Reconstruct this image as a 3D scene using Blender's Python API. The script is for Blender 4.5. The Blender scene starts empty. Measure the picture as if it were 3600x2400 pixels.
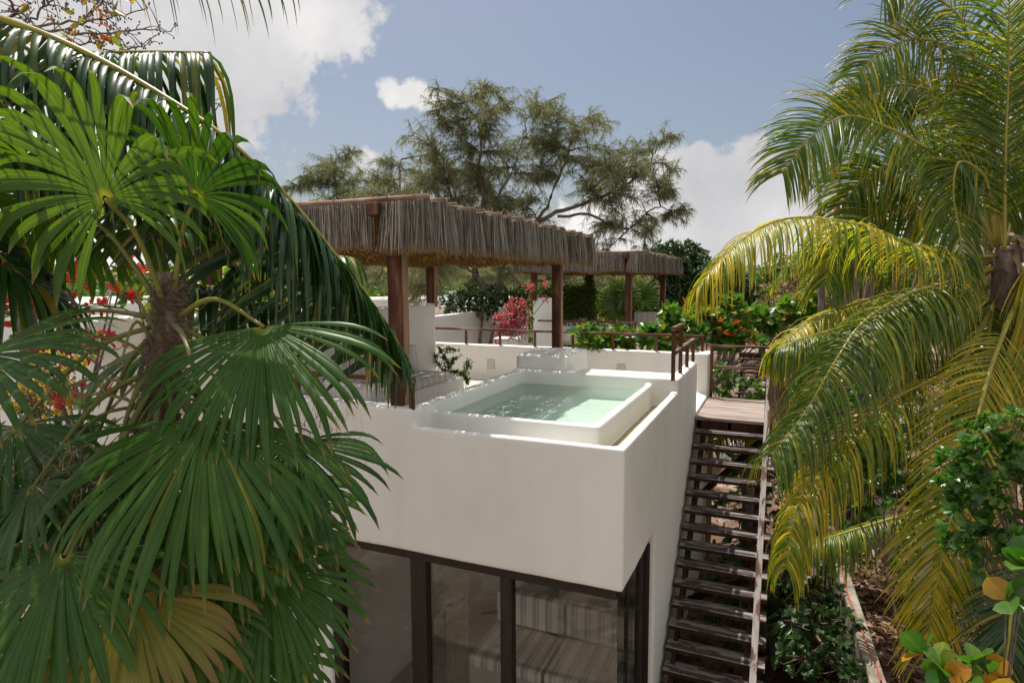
import bpy, math, random
from mathutils import Vector as V, noise
R = random.Random(7)
S = bpy.context.scene
COL = S.collection
UP = V((0, 0, 1))
# ------------------------------------------------------------------ camera
CAM = V((1.3105, -5.5814, 1.5789)); F_PX = 2199.3
yaw, pitch, roll = .4117, .1011, -.0057
FW = V((-math.sin(yaw)*math.cos(pitch), math.cos(yaw)*math.cos(pitch), -math.sin(pitch)))
_r = V((math.cos(yaw), math.sin(yaw), 0)); _u = _r.cross(FW)
RT = _r*math.cos(roll) + _u*math.sin(roll); UC = -_r*math.sin(roll) + _u*math.cos(roll)
from mathutils import Matrix
cd = bpy.data.cameras.new('camera'); cam = bpy.data.objects.new('camera', cd); COL.objects.link(cam)
m = Matrix((( RT.x, UC.x, -FW.x), (RT.y, UC.y, -FW.y), (RT.z, UC.z, -FW.z))).to_4x4(); m.translation = CAM
cam.matrix_world = m
cd.sensor_width = 36; cd.lens = F_PX/3600*36; cd.clip_end = 5000; cd.clip_start = .05
S.camera = cam
def ray(x, y): return FW + RT*((x-1800)/F_PX) - UC*((y-1200)/F_PX)
def pd(x, y, d): return CAM + ray(x, y)*d              # survey point seen at that bearing, d metres ahead
def cv(a, b, c): return (RT*a + UC*b + FW*c).normalized()

# ------------------------------------------------------------------ materials
def nmat(name):
    mt = bpy.data.materials.new(name); mt.use_nodes = True
    nt = mt.node_tree; nt.nodes.clear(); return mt, nt
def nd(nt, t, **k):
    n = nt.nodes.new(t)
    for a, b in k.items():
        if a in n.inputs.keys(): n.inputs[a].default_value = b
        else: setattr(n, a, b)
    return n
def ramp(nt, fac, cols):
    r = nt.nodes.new('ShaderNodeValToRGB'); e = r.color_ramp.elements
    while len(e) < len(cols): e.new(.5)
    for el, (p, c) in zip(e, cols): el.position = p; el.color = (*c, 1)
    nt.links.new(fac, r.inputs['Fac']); return r.outputs['Color']
def noisev(nt, scale, stretch=(1,1,1), detail=4, rough=.55, dist=0):
    tc = nd(nt, 'ShaderNodeNewGeometry'); mp = nd(nt, 'ShaderNodeMapping'); mp.inputs['Scale'].default_value = stretch
    nt.links.new(tc.outputs['Position'], mp.inputs['Vector'])
    n = nd(nt, 'ShaderNodeTexNoise'); n.inputs['Scale'].default_value = scale; n.inputs['Detail'].default_value = detail
    n.inputs['Roughness'].default_value = rough; n.inputs['Distortion'].default_value = dist
    nt.links.new(mp.outputs['Vector'], n.inputs['Vector']); return n.outputs['Fac']
def mix(nt, f, a, b, t='MIX'):
    x = nd(nt, 'ShaderNodeMix', data_type='RGBA', blend_type=t)
    for s, v in ((0, f), (6, a), (7, b)):
        if hasattr(v, 'default_value') or hasattr(v, 'is_linked'): nt.links.new(v, x.inputs[s])
        else: x.inputs[s].default_value = v if s == 0 else (*v, 1)
    return x.outputs[2]
def finish(nt, color, rough=.8, bump=None, bstr=.3, bdist=.01, spec=.3, trans=0, tcol=None):
    p = nd(nt, 'ShaderNodeBsdfPrincipled'); p.inputs['Roughness'].default_value = rough
    p.inputs['Specular IOR Level'].default_value = spec
    if hasattr(color, 'is_linked'): nt.links.new(color, p.inputs['Base Color'])
    else: p.inputs['Base Color'].default_value = (*color, 1)
    if bump is not None:
        b = nd(nt, 'ShaderNodeBump'); b.inputs['Strength'].default_value = bstr; b.inputs['Distance'].default_value = bdist
        nt.links.new(bump, b.inputs['Height']); nt.links.new(b.outputs[0], p.inputs['Normal'])
    o = nd(nt, 'ShaderNodeOutputMaterial'); out = p.outputs[0]
    if trans:
        t = nd(nt, 'ShaderNodeBsdfTranslucent'); s = nd(nt, 'ShaderNodeMixShader'); s.inputs[0].default_value = trans
        if tcol is None: tcol = color
        if hasattr(tcol, 'is_linked'): nt.links.new(tcol, t.inputs[0])
        else: t.inputs[0].default_value = (*tcol, 1)
        nt.links.new(out, s.inputs[1]); nt.links.new(t.outputs[0], s.inputs[2]); out = s.outputs[0]
    nt.links.new(out, o.inputs[0]); return p
def noisy(name, cols, scale, stretch=(1,1,1), rough=.8, bump=0, detail=5, bscale=None, spec=.25, dist=0):
    mt, nt = nmat(name); n = noisev(nt, scale, stretch, detail, .6, dist)
    c = ramp(nt, n, cols)
    bn = noisev(nt, bscale or scale*2, stretch, 5) if bump else None
    finish(nt, c, rough, bn, bump, .01, spec); return mt
def leafmat(name, cols, base=None, tip=None, trans=.35, rough=.4, spec=.45, bpos=.12, tpos=.9, tmul=(1.5,1.7,.6), rib=.35):
    mt, nt = nmat(name); uv = nd(nt, 'ShaderNodeUVMap'); sp = nd(nt, 'ShaderNodeSeparateXYZ'); nt.links.new(uv.outputs[0], sp.inputs[0])
    fl = nd(nt, 'ShaderNodeMath', operation='FLOOR'); nt.links.new(sp.outputs[0], fl.inputs[0]); dv = nd(nt, 'ShaderNodeMath', operation='DIVIDE'); nt.links.new(fl.outputs[0], dv.inputs[0]); dv.inputs[1].default_value = 19
    fr = nd(nt, 'ShaderNodeMath', operation='FRACT'); nt.links.new(sp.outputs[0], fr.inputs[0])
    c = ramp(nt, dv.outputs[0], cols)
    if rib:
        rr_m = ramp(nt, fr.outputs[0], [(0,(.75,.8,.8)),(.2,(1.05,1.05,1)),(.3,(.88,.9,.9)),(.42,(1,1,1)),(.47,(1.7,1.6,1.3)),(.53,(1.7,1.6,1.3)),(.58,(1,1,1)),(.72,(.88,.9,.9)),(.8,(1.05,1.05,1)),(1,(.75,.8,.8))]); c = mix(nt, rib, c, rr_m, 'MULTIPLY')
    n = noisev(nt, 9, (1,1,1), 3); c2 = mix(nt, .35, c, ramp(nt, n, [(.3, (.35,.4,.3)), (.7, (1,1,.9))]), 'MULTIPLY')
    if base:
        r = ramp(nt, sp.outputs[1], [(0, (1,1,1)), (bpos, (0,0,0))]); c2 = mix(nt, r, c2, base)
    if tip:
        r = ramp(nt, sp.outputs[1], [(tpos, (0,0,0)), (1, (1,1,1))]); c2 = mix(nt, r, c2, tip)
    tc = mix(nt, 1.0, c2, tmul, 'MULTIPLY')
    finish(nt, c2, rough, None, 0, 0, spec, trans, tc); return mt

def plaster_mat():
    mt, nt = nmat('white_plaster')
    c = ramp(nt, noisev(nt, 1.3, (1,1,.6), 6), [(.3, (.69,.685,.65)), (.7, (.765,.76,.725))])
    st = ramp(nt, noisev(nt, 3.5, (1,1,.12), 5, .65), [(.28, (.86,.83,.77)), (.5, (1,1,1))])
    c = mix(nt, .22, c, st, 'MULTIPLY')
    finish(nt, c, .85, noisev(nt, 5, (1,1,1), 7, .62), .35, .02, .2); return mt
PL = plaster_mat()
WD = noisy('weathered_wood', [(.3,(.035,.014,.008)),(.5,(.085,.032,.018)),(.62,(.15,.07,.045)),(.75,(.27,.2,.16))], 9, (1,1,.15), .75, .5, 6)
WPL = noisy('lit_post_side', [(.3,(.16,.08,.05)),(.5,(.27,.155,.10)),(.75,(.36,.24,.17))], 9, (1,1,.12), .8, .4, 6)  # paler copy of the post wood, light on the right face in its colour
WH = noisy('weathered_rail_wood', [(.35,(.05,.022,.014)),(.5,(.12,.05,.03)),(.58,(.22,.15,.11)),(.75,(.33,.27,.23))], 11, (.12,1,1), .75, .5, 6)
WT = noisy('peeling_tread_wood', [(.36,(.05,.028,.02)),(.47,(.09,.055,.042)),(.50,(.21,.175,.16)),(.8,(.30,.265,.245))], 7, (.5,2.2,1), .75, .25, 7, dist=.3)
WG = noisy('grey_deck_wood', [(.3,(.13,.085,.07)),(.5,(.30,.24,.21)),(.75,(.42,.36,.33))], 8, (.15,1.4,1), .8, .5, 7)
WP = noisy('peeling_handrail_paint', [(.36,(.06,.03,.02)),(.46,(.12,.07,.05)),(.5,(.27,.24,.225)),(.8,(.40,.365,.35))], 14, (1,.25,.25), .7, .5, 8)
BLK = noisy('dark_window_frame', [(.3,(.012,.009,.007)),(.7,(.03,.022,.018))], 20, (1,1,.1), .45, .1)
DARKW = noisy('dark_stringer_wood', [(.3,(.012,.006,.004)),(.6,(.05,.02,.012)),(.8,(.09,.045,.03))], 9, (1,1,.2), .75, .5)
POLE = noisy('roof_pole_bark', [(.3,(.10,.05,.035)),(.5,(.24,.14,.10)),(.75,(.40,.31,.25))], 8, (.3,1,1), .85, .5)
THs = leafmat('thatch_reed', [(0,(.08,.066,.062)),(.3,(.20,.175,.16)),(.5,(.20,.195,.20)),(.75,(.36,.32,.295)),(1,(.54,.51,.49))], tip=(.26,.17,.09), trans=.12, rough=.8, spec=.15, tpos=.86, tmul=(1.6,1.1,.5))
THu = leafmat('thatch_underside', [(0,(.10,.065,.03)),(.5,(.19,.125,.055)),(1,(.30,.21,.10))], trans=.28, rough=.85, spec=.1, tmul=(1.7,1.15,.5))  # same reeds from below, backlit yellow-brown put into the colour
STRIPE = None
def stripe_mat(name, axis, a=(.82,.79,.73), b=(.50,.48,.47), sc=1.0):
    mt, nt = nmat(name); g = nd(nt, 'ShaderNodeTexCoord'); sp = nd(nt, 'ShaderNodeSeparateXYZ'); nt.links.new(g.outputs['Object'], sp.inputs[0])
    mm = nd(nt, 'ShaderNodeMath', operation='MULTIPLY'); nt.links.new(sp.outputs[axis], mm.inputs[0]); mm.inputs[1].default_value = 5.2*sc
    fr = nd(nt, 'ShaderNodeMath', operation='FRACT'); nt.links.new(mm.outputs[0], fr.inputs[0])
    r = ramp(nt, fr.outputs[0], [(0,a),(.30,a),(.34,b),(.60,b),(.64,a),(.68,a),(.70,b),(.80,b),(.84,a)])
    finish(nt, r, .9, noisev(nt, 60), .2, .003, .1); return mt
SX = stripe_mat('striped_canvas_crosswise', 0); SY = stripe_mat('striped_canvas_lengthwise', 1)
SXL = stripe_mat('pale_striped_canvas', 0, (.62,.60,.575), (.50,.485,.475)); SYL = stripe_mat('pale_striped_canvas_long', 1, (.62,.60,.575), (.50,.485,.475))
BARK = noisy('grey_bark', [(.3,(.07,.05,.04)),(.5,(.16,.12,.10)),(.75,(.28,.23,.19))], 14, (1,1,.3), .9, .7)
FIBRE = noisy('palm_trunk_fibre', [(.3,(.06,.04,.028)),(.5,(.18,.13,.095)),(.75,(.36,.29,.23))], 22, (1,1,.35), .95, .9, 8)
PETI = leafmat('palm_petiole', [(0,(.16,.17,.03)),(.4,(.24,.22,.04)),(.7,(.12,.16,.03)),(1,(.30,.24,.13))], trans=.1, rough=.45)
RACH = leafmat('coconut_rachis', [(0,(.34,.30,.05)),(1,(.42,.33,.07))], trans=.1, rough=.4, spec=.4)
FANL = leafmat('fan_leaf', [(0,(.018,.066,.010)),(.5,(.036,.104,.012)),(.88,(.072,.150,.016)),(1,(.15,.18,.02))], base=(.26,.27,.03), tip=(.24,.16,.05), trans=.36, rough=.40, spec=.33, bpos=.06, tpos=.90, tmul=(2.2,1.8,.4), rib=.6)
FANY = leafmat('yellowing_fan_leaf', [(0,(.07,.13,.02)),(.5,(.13,.16,.02)),(1,(.28,.22,.04))], base=(.45,.38,.04), tip=(.20,.10,.04), trans=.35, rough=.42, tpos=.6)
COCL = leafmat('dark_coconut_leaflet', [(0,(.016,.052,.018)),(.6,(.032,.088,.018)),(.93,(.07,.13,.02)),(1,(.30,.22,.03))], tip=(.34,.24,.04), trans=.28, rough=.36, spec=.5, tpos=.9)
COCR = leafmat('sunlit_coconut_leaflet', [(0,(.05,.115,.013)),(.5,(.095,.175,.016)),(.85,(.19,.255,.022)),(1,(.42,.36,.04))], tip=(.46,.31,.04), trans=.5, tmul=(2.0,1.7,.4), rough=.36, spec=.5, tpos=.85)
COCY = leafmat('yellow_coconut_leaflet', [(0,(.11,.18,.012)),(.35,(.27,.29,.018)),(.7,(.48,.39,.02)),(1,(.64,.46,.05))], tip=(.60,.36,.05), trans=.5, rough=.38, spec=.5, tpos=.8)
COCP = leafmat('parched_coconut_leaflet', [(0,(.30,.24,.08)),(.5,(.42,.31,.13)),(1,(.50,.38,.20))], tip=(.5,.3,.12), trans=.3, rough=.5)
DEAD = leafmat('dead_leaf', [(0,(.16,.09,.055)),(.5,(.26,.17,.11)),(1,(.40,.30,.22))], trans=.2, rough=.7, spec=.2)
CASU = leafmat('casuarina_needle', [(0,(.115,.135,.075)),(.5,(.20,.215,.125)),(1,(.33,.33,.22))], trans=.55, rough=.6, spec=.2, tmul=(1.2,1.2,.7))
ALM = leafmat('almond_leaf', [(0,(.05,.14,.025)),(.55,(.09,.21,.03)),(.85,(.20,.28,.03)),(.955,(.34,.30,.04)),(.965,(.50,.06,.03)),(1,(.55,.10,.03))], trans=.38, rough=.35, spec=.5)
ALMO = leafmat('autumn_almond_leaf', [(0,(.20,.24,.03)),(.4,(.38,.28,.04)),(.7,(.45,.14,.03)),(1,(.38,.06,.03))], trans=.4, rough=.4)
RED = leafmat('crimson_leaf', [(0,(.45,.02,.03)),(.5,(.62,.05,.05)),(.75,(.30,.02,.06)),(.88,(.45,.22,.03)),(1,(.16,.20,.03))], trans=.35, rough=.4)
SHR = leafmat('shrub_leaf', [(0,(.035,.11,.022)),(.6,(.07,.18,.032)),(1,(.14,.25,.04))], trans=.3, rough=.35, spec=.5)
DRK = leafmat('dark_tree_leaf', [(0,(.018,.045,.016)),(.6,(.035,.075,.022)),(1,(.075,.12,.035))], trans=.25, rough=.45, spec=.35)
SEAG = leafmat('sea_grape_leaf', [(0,(.04,.12,.02)),(.6,(.08,.18,.03)),(.85,(.25,.28,.04)),(1,(.5,.22,.03))], trans=.4, rough=.35, spec=.45)
VINE = leafmat('vine_leaf', [(0,(.03,.075,.012)),(.6,(.07,.13,.018)),(1,(.18,.19,.03))], trans=.3, rough=.5)
BOUG = leafmat('pink_bract', [(0,(.46,.04,.14)),(.6,(.60,.09,.24)),(1,(.72,.24,.36))], trans=.4, rough=.6)
YFL = leafmat('yellow_flower', [(0,(.45,.30,.02)),(1,(.6,.45,.03))], trans=.3, rough=.6)
LIT = leafmat('leaf_litter', [(0,(.05,.022,.012)),(.5,(.13,.06,.03)),(.8,(.24,.13,.08)),(1,(.36,.25,.17))], trans=.15, rough=.8, spec=.15)

# ------------------------------------------------------------------ mesh builder
class MB:
    def __init__(s): s.v = []; s.f = []; s.uv = []
    def q(s, ids, uvs=None):
        s.f.append(ids); s.uv.extend(uvs if uvs else [(0,0)]*len(ids))
    def box(s, x0, x1, y0, y1, z0, z1):
        b = len(s.v)
        s.v += [V(p) for p in ((x0,y0,z0),(x1,y0,z0),(x1,y1,z0),(x0,y1,z0),(x0,y0,z1),(x1,y0,z1),(x1,y1,z1),(x0,y1,z1))]
        for a in ((0,3,2,1),(4,5,6,7),(0,1,5,4),(1,2,6,5),(2,3,7,6),(3,0,4,7)): s.q([b+i for i in a])
        return s
    def beam(s, a, b, w, h, up=UP, rnd=0):
        a, b = V(a), V(b); d = (b-a).normalized(); sd = d.cross(up).normalized(); u = sd.cross(d); n = len(s.v)
        for p in (a, b):
            for i, j in ((-1,-1),(1,-1),(1,1),(-1,1)): s.v.append(p + sd*(i*w/2) + u*(j*h/2))
        for f in ((0,1,2,3),(7,6,5,4),(0,4,5,1),(1,5,6,2),(2,6,7,3),(3,7,4,0)): s.q([n+i for i in f])
        return s
    def tube(s, pts, rads, k=7, uvr=None):
        pts = [V(p) for p in pts]; n0 = len(s.v); ref = V((.3,.2,1)).normalized()
        if not hasattr(rads, '__len__'): rads = [rads]*len(pts)
        for i, p in enumerate(pts):
            d = (pts[min(i+1,len(pts)-1)] - pts[max(i-1,0)]).normalized()
            a = d.cross(ref)
            if a.length < .05: a = d.cross(V((1,0,0)))
            a.normalize(); b = d.cross(a)
            for j in range(k):
                t = 2*math.pi*j/k; s.v.append(p + (a*math.cos(t) + b*math.sin(t))*rads[i])
        u = int((R.random() if uvr is None else uvr)*19.99)+.25
        for i in range(len(pts)-1):
            for j in range(k):
                s.q([n0+i*k+j, n0+i*k+(j+1)%k, n0+(i+1)*k+(j+1)%k, n0+(i+1)*k+j], [(u, .5)]*4)
        for e, rev in ((0,1),(len(pts)-1,0)):
            ids = [n0+e*k+j for j in range(k)]; s.q(ids[::-1] if rev else ids, [(u,.5)]*k)
        return s
    def ribbon(s, pts, ws, wv, fold=0, nrm=None, u=None, t0=0, t1=1):
        """a blade: pts along it, half-widths ws, width vectors wv; fold raises the midrib"""
        n0 = len(s.v); n = len(pts); u = R.random() if u is None else u
        for i, p in enumerate(pts):
            w = wv[i] if isinstance(wv, list) else wv
            if fold:
                nn = nrm[i] if isinstance(nrm, list) else nrm
                s.v += [p - w*ws[i], p + nn*(fold*ws[i]), p + w*ws[i]]
            else: s.v += [p - w*ws[i], p + w*ws[i]]
        st = 3 if fold else 2
        for i in range(n-1):
            ta = t0 + (t1-t0)*i/(n-1); tb = t0 + (t1-t0)*(i+1)/(n-1)
            for j in range(st-1):
                a = n0+i*st+j; k = int(u*19.99); x0 = k + .998*j/(st-1); x1 = k + .998*(j+1)/(st-1)
                s.q([a, a+1, a+1+st, a+st], [(x0,ta),(x1,ta),(x1,tb),(x0,tb)])
    def leaf(s, p, d, w, L, W, cup=.25, u=None, droop=.2):
        """an oval leaf"""
        d = d.normalized(); w = (w - d*w.dot(d)).normalized(); nn = w.cross(d); u = R.random() if u is None else u
        st = ((0,.06),(.25,.36),(.6,.5),(.88,.32),(1,.02)); n0 = len(s.v)
        for t, ww in st:
            c = p + d*(L*t) - nn*(droop*L*t*t)
            s.v += [c - w*(ww*W) + nn*(cup*ww*W), c, c + w*(ww*W) + nn*(cup*ww*W)]
        for i in range(4):
            for j in (0,1):
                a = n0+i*3+j; k = int(u*19.99); x0 = k+.499*j; x1 = x0+.499; ya = st[i][0]*.8+.15; yb = st[i+1][0]*.8+.15; s.q([a,a+1,a+4,a+3], [(x0,ya),(x1,ya),(x1,yb),(x0,yb)])
    def build(s, name, mat, parent=None, smooth=True, bevel=0, seg=2):
        me = bpy.data.meshes.new(name); me.from_pydata([tuple(p) for p in s.v], [], s.f)
        uvl = me.uv_layers.new(name='UVMap'); flat = [c for t in s.uv for c in t]; uvl.data.foreach_set('uv', flat)
        me.materials.append(mat)
        if smooth: me.polygons.foreach_set('use_smooth', [True]*len(me.polygons))
        me.update(); o = bpy.data.objects.new(name, me); COL.objects.link(o)
        if parent: o.parent = parent; o.matrix_parent_inverse = Matrix.Translation(-parent.location)
        if bevel:
            b = o.modifiers.new('b', 'BEVEL'); b.width = bevel; b.segments = seg; b.limit_method = 'ANGLE'; b.angle_limit = .6
            for p in me.polygons: p.use_smooth = False
        return o
def catmull(P, n):
    P = [V(p) for p in P]; P = [P[0]*2-P[1]] + P + [P[-1]*2-P[-2]]; out = []
    segs = len(P)-3
    for i in range(n+1):
        t = i/n*segs; k = min(int(t), segs-1); t -= k; a, b, c, d = P[k:k+4]
        out.append(.5*((2*b) + (c-a)*t + (2*a-5*b+4*c-d)*t*t + (3*b-a-3*c+d)*t**3))
    return out
def tag(o, label, cat, group=None, kind=None):
    o['label'] = label; o['category'] = cat
    if group: o['group'] = group
    if kind: o['kind'] = kind
    return o
def thing(name, label, cat, loc=(0,0,0), group=None, kind=None):
    o = bpy.data.objects.new(name, None); COL.objects.link(o); o.location = loc; o.empty_display_size = .1
    return tag(o, label, cat, group, kind)
def copy_tree(o, off, label, group=None):
    c = o.copy(); COL.objects.link(c); c.location = V(o.location)+V(off); c['label'] = label
    if group: c['group'] = group
    def rec(src, dst):
        for ch in list(src.children):
            k = ch.copy(); COL.objects.link(k); k.parent = dst
            rec(ch, k)
    rec(o, c); return c
def box(name, b, mat, parent=None, bevel=.006, seg=2): return MB().box(*b).build(name, mat, parent, False, bevel, seg)
def structure(o): o['kind'] = 'structure'; return o

# ------------------------------------------------------------------ ground
GZ = -4.0
def ground():
    mt, nt = nmat('sandy_ground')
    c = ramp(nt, noisev(nt, .9, (1,1,1), 8, .65), [(.35,(.07,.042,.028)),(.52,(.17,.115,.082)),(.68,(.42,.34,.28))])
    c = mix(nt, ramp(nt, noisev(nt, 14, (1,1,1), 6, .7), [(.45,(0,0,0)),(.62,(.8,.8,.8))]), c, (.10,.05,.03))
    finish(nt, c, .95, noisev(nt, 25), .6, .03, .1)
    M = MB(); M.v = [V((-900,-900,GZ)),V((900,-900,GZ)),V((900,1600,GZ)),V((-900,1600,GZ))]; M.q([0,1,2,3])
    structure(M.build('ground', mt, None, False))
ground()
def patio():
    mt, nt = nmat('patio_boards')
    c = ramp(nt, noisev(nt, 3, (1,.25,1), 6, .6), [(.3,(.19,.135,.10)),(.55,(.34,.265,.21)),(.75,(.50,.43,.37))])
    finish(nt, c, .8, noisev(nt, 20, (1,.2,1)), .4, .01, .2)
    M = MB()
    for i in range(58): M.box(-9.9, .9, -.45-i*.15, -.31-i*.15, GZ+.01, GZ+.05+.002*(i%3))
    structure(M.build('patio', mt, None, False, .004))
patio()

# ------------------------------------------------------------------ plaster solids -> one soft trowelled surface
def plaster(name, boxes, parent, voxel=.025, smooth=16):
    M = MB()
    for b in boxes: M.box(*b)
    o = M.build(name, PL, parent, False)
    r = o.modifiers.new('r', 'REMESH'); r.mode = 'VOXEL'; r.voxel_size = voxel
    s = o.modifiers.new('s', 'SMOOTH'); s.factor = .5; s.iterations = smooth
    dg = bpy.context.evaluated_depsgraph_get(); me = bpy.data.meshes.new_from_object(o.evaluated_get(dg))
    nv = len(me.vertices); co = [0.0]*(nv*3); no_ = [0.0]*(nv*3); me.vertices.foreach_get('co', co); me.vertex_normals.foreach_get('vector', no_)
    for i in range(0, nv*3, 3):
        p = V(co[i:i+3]); k = noise.noise(p*1.7)*.006 + noise.noise(p*6)*.0022
        co[i] += no_[i]*k; co[i+1] += no_[i+1]*k; co[i+2] += no_[i+2]*k
    me.vertices.foreach_set('co', co); me.update()
    o.modifiers.clear(); old = o.data; o.data = me; me.name = name; bpy.data.meshes.remove(old)
    if not me.materials: me.materials.append(PL)
    me.polygons.foreach_set('use_smooth', [True]*len(me.polygons)); return o

house = thing('beach_house', 'white plastered beach house with rooftop plunge pool beside the wooden stairs', 'house', (0,0,GZ), 'twin white houses')
XL = -7.6
plaster('wall', [(XL,0,0,7.4,-1.40,-.73), (XL,-3.5,0,7.4,-4.1,-1.3), (-3.6,0,4.0,7.4,-4.1,-1.3), (-.24,0,1.62,4.1,-4.1,-1.3),
    (-2.6,0,0,3.7,-.8,-.62),
    (-2.34,0,0,.104,-.74,0), (-.104,0,0,3.2,-.74,0), (XL,-2.3,0,.26,-.74,.192), (XL,-5.2,0,.27,-.74,1.09),
    (-5.32,-5.1,.2,5.3,-.74,1.09), (-.16,0,3.15,5.2,-.74,.186), (-.22,0,6.9,7.4,-.74,.11), (-.22,0,5.15,6.95,-.74,-.68),
    (-6.4,0,7.2,7.4,-.74,.069)], house, .024, 17)
plaster('pool_basin', [(-2.34,-.359,.412,.512,-.74,.088), (-.459,-.359,.412,3.2,-.74,.088), (-2.5,-2.33,.1,3.3,-.74,.165),
    (-2.5,-.03,3.148,3.64,-.74,.186), (-.36,-.02,.02,3.2,-.74,-.23), (-2.4,-.02,.02,.45,-.74,-.23), (-2.4,-.4,.45,3.2,-.74,-.17)], house, .022, 14)
plaster('plinth_block', [(-2.5,-1.67,3.28,4.42,-.74,.405)], house, .025, 16)
plaster('bench_seat', [(-5.2,-4.3,.2,5.0,-.74,-.28), (-4.4,-3.1,.2,.95,-.74,-.28)], house, .03, 20)
fm = noisy('terrace_screed', [(.3,(.42,.37,.32)),(.7,(.60,.55,.49))], 2.5, (1,1,1), .8, .2)
box('terrace_floor', (-7.4,-.03,.1,7.3,-.76,-.722), fm, house)
# niches in the terrace parapet: thin framed panels, recess shade put into their colour
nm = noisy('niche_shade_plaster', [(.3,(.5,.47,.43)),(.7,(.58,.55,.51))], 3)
for x0, x1, z0, z1 in ((-4.87,-4.72,-.49,-.275), (-1.86,-1.70,-.47,-.235)):
    M = MB(); y = 7.19
    M.box(x0-.012,x0,y-.012,y+.03,z0,z1); M.box(x1,x1+.012,y-.012,y+.03,z0,z1); M.box(x0,x1,y-.012,y+.03,z1,z1+.012); M.box(x0,x1,y-.002,y+.03,z0,z1)
    M.build('niche_panel', nm, house, False)
box('switch_plate', (-5.1,-5.085,4.45,4.53,.2,.3), noisy('switch_white', [(.3,(.7,.68,.64)),(.7,(.75,.73,.7))], 5), house)
# water
def water_mat():
    mt, nt = nmat('pool_water')
    t = nd(nt, 'ShaderNodeBsdfTransparent'); t.inputs[0].default_value = (.83,.945,.89,1)
    d = nd(nt, 'ShaderNodeBsdfDiffuse'); d.inputs[0].default_value = (.24,.47,.38,1)
    g = nd(nt, 'ShaderNodeBsdfGlossy'); g.inputs['Roughness'].default_value = .03
    lw = nd(nt, 'ShaderNodeFresnel'); lw.inputs[0].default_value = 1.33
    b = nd(nt, 'ShaderNodeBump'); b.inputs['Strength'].default_value = .35; b.inputs['Distance'].default_value = .02
    nt.links.new(noisev(nt, 7, (1,1.6,1), 3, .5, .5), b.inputs['Height'])
    for n in (g, lw): nt.links.new(b.outputs[0], n.inputs['Normal'])
    m0 = nd(nt, 'ShaderNodeMixShader'); m0.inputs[0].default_value = .12; nt.links.new(t.outputs[0], m0.inputs[1]); nt.links.new(d.outputs[0], m0.inputs[2])
    m1 = nd(nt, 'ShaderNodeMixShader'); nt.links.new(lw.outputs[0], m1.inputs[0]); nt.links.new(m0.outputs[0], m1.inputs[1]); nt.links.new(g.outputs[0], m1.inputs[2])
    o = nd(nt, 'ShaderNodeOutputMaterial'); nt.links.new(m1.outputs[0], o.inputs[0]); return mt
WM = water_mat()
M = MB(); M.v = [V((-2.36,.47,-.015)),V((-.42,.47,-.015)),V((-.42,3.18,-.015)),V((-2.36,3.18,-.015))]; M.q([0,1,2,3]); M.build('pool_water', WM, house, False)
chm = noisy('algae_water_film', [(.3,(.16,.11,.03)),(.7,(.32,.25,.10))], 6, (1,1,1), .15, 0, spec=.6)
box('overflow_channel', (-.34,-.11,.12,3.14,-.225,-.212), chm, house, 0)
# glazing
glm, nt = nmat('window_glass')
t = nd(nt, 'ShaderNodeBsdfTransparent'); t.inputs[0].default_value = (.96,.96,.94,1); g = nd(nt, 'ShaderNodeBsdfGlossy'); g.inputs['Roughness'].default_value = .01
lw = nd(nt, 'ShaderNodeFresnel'); lw.inputs[0].default_value = 1.65
ms = nd(nt, 'ShaderNodeMixShader'); nt.links.new(lw.outputs[0], ms.inputs[0]); nt.links.new(t.outputs[0], ms.inputs[1]); nt.links.new(g.outputs[0], ms.inputs[2])
o_ = nd(nt, 'ShaderNodeOutputMaterial'); nt.links.new(ms.outputs[0], o_.inputs[0])
def window(xs, y0, y1):
    pass
wf = MB()
wf.box(-3.5,-.075,.05,.17,-1.50,-1.385)           # head
wf.box(-3.5,-.075,.05,.17,-4.0,-3.93)
wf.box(-3.5,-3.37,.05,.17,-3.93,-1.50)
wfo = wf.build('window_frame', BLK, house, False, .004)
for x0, x1, y0 in ((-2.40,-2.20,.055), (-1.30,-1.17,.045)):
    MB().box(x0,x1,y0,.165,-3.93,-1.50).build('mullion', BLK, wfo, False, .004).matrix_parent_inverse = Matrix.Identity(4)
for x0, x1, y in ((-3.37,-2.40,.11), (-2.20,-1.30,.13), (-1.17,-.07,.10)):
    M = MB(); M.v = [V((x0,y,-3.93)),V((x1,y,-3.93)),V((x1,y,-1.5)),V((x0,y,-1.5))]; M.q([0,1,2,3]); M.build('pane', glm, wfo, False).matrix_parent_inverse = Matrix.Identity(4)
sf = MB(); sf.box(-.12,-.045,.10,1.62,-1.47,-1.392); sf.box(-.10,-.04,1.02,1.10,-4,-1.47); sf.box(-.075,-.02,1.28,1.42,-4,-1.47); sf.box(-.10,-.06,.50,.53,-4,-1.47)
sfo = sf.build('side_window_frame', BLK, house, False, .003)
M = MB(); M.v = [V((-.07,.10,-4)),V((-.07,1.62,-4)),V((-.07,1.62,-1.47)),V((-.07,.10,-1.47))]; M.q([0,1,2,3]); M.build('pane', glm, sfo, False).matrix_parent_inverse = Matrix.Identity(4)
im = noisy('interior_floor', [(.3,(.40,.33,.28)),(.7,(.52,.45,.4))], 3, (1,.3,1), .5)
box('room_floor', (-3.49,-.02,.18,4.0,-4.0,-3.95), im, house, 0)

def ribside(M, y): pass
# the twin house behind, same build, 11.15 m further back
TW = (-.05, 11.15, -.14)
twin = copy_tree(house, TW, 'second white plastered house behind, its walls half hidden by green leaves and vines')

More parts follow.
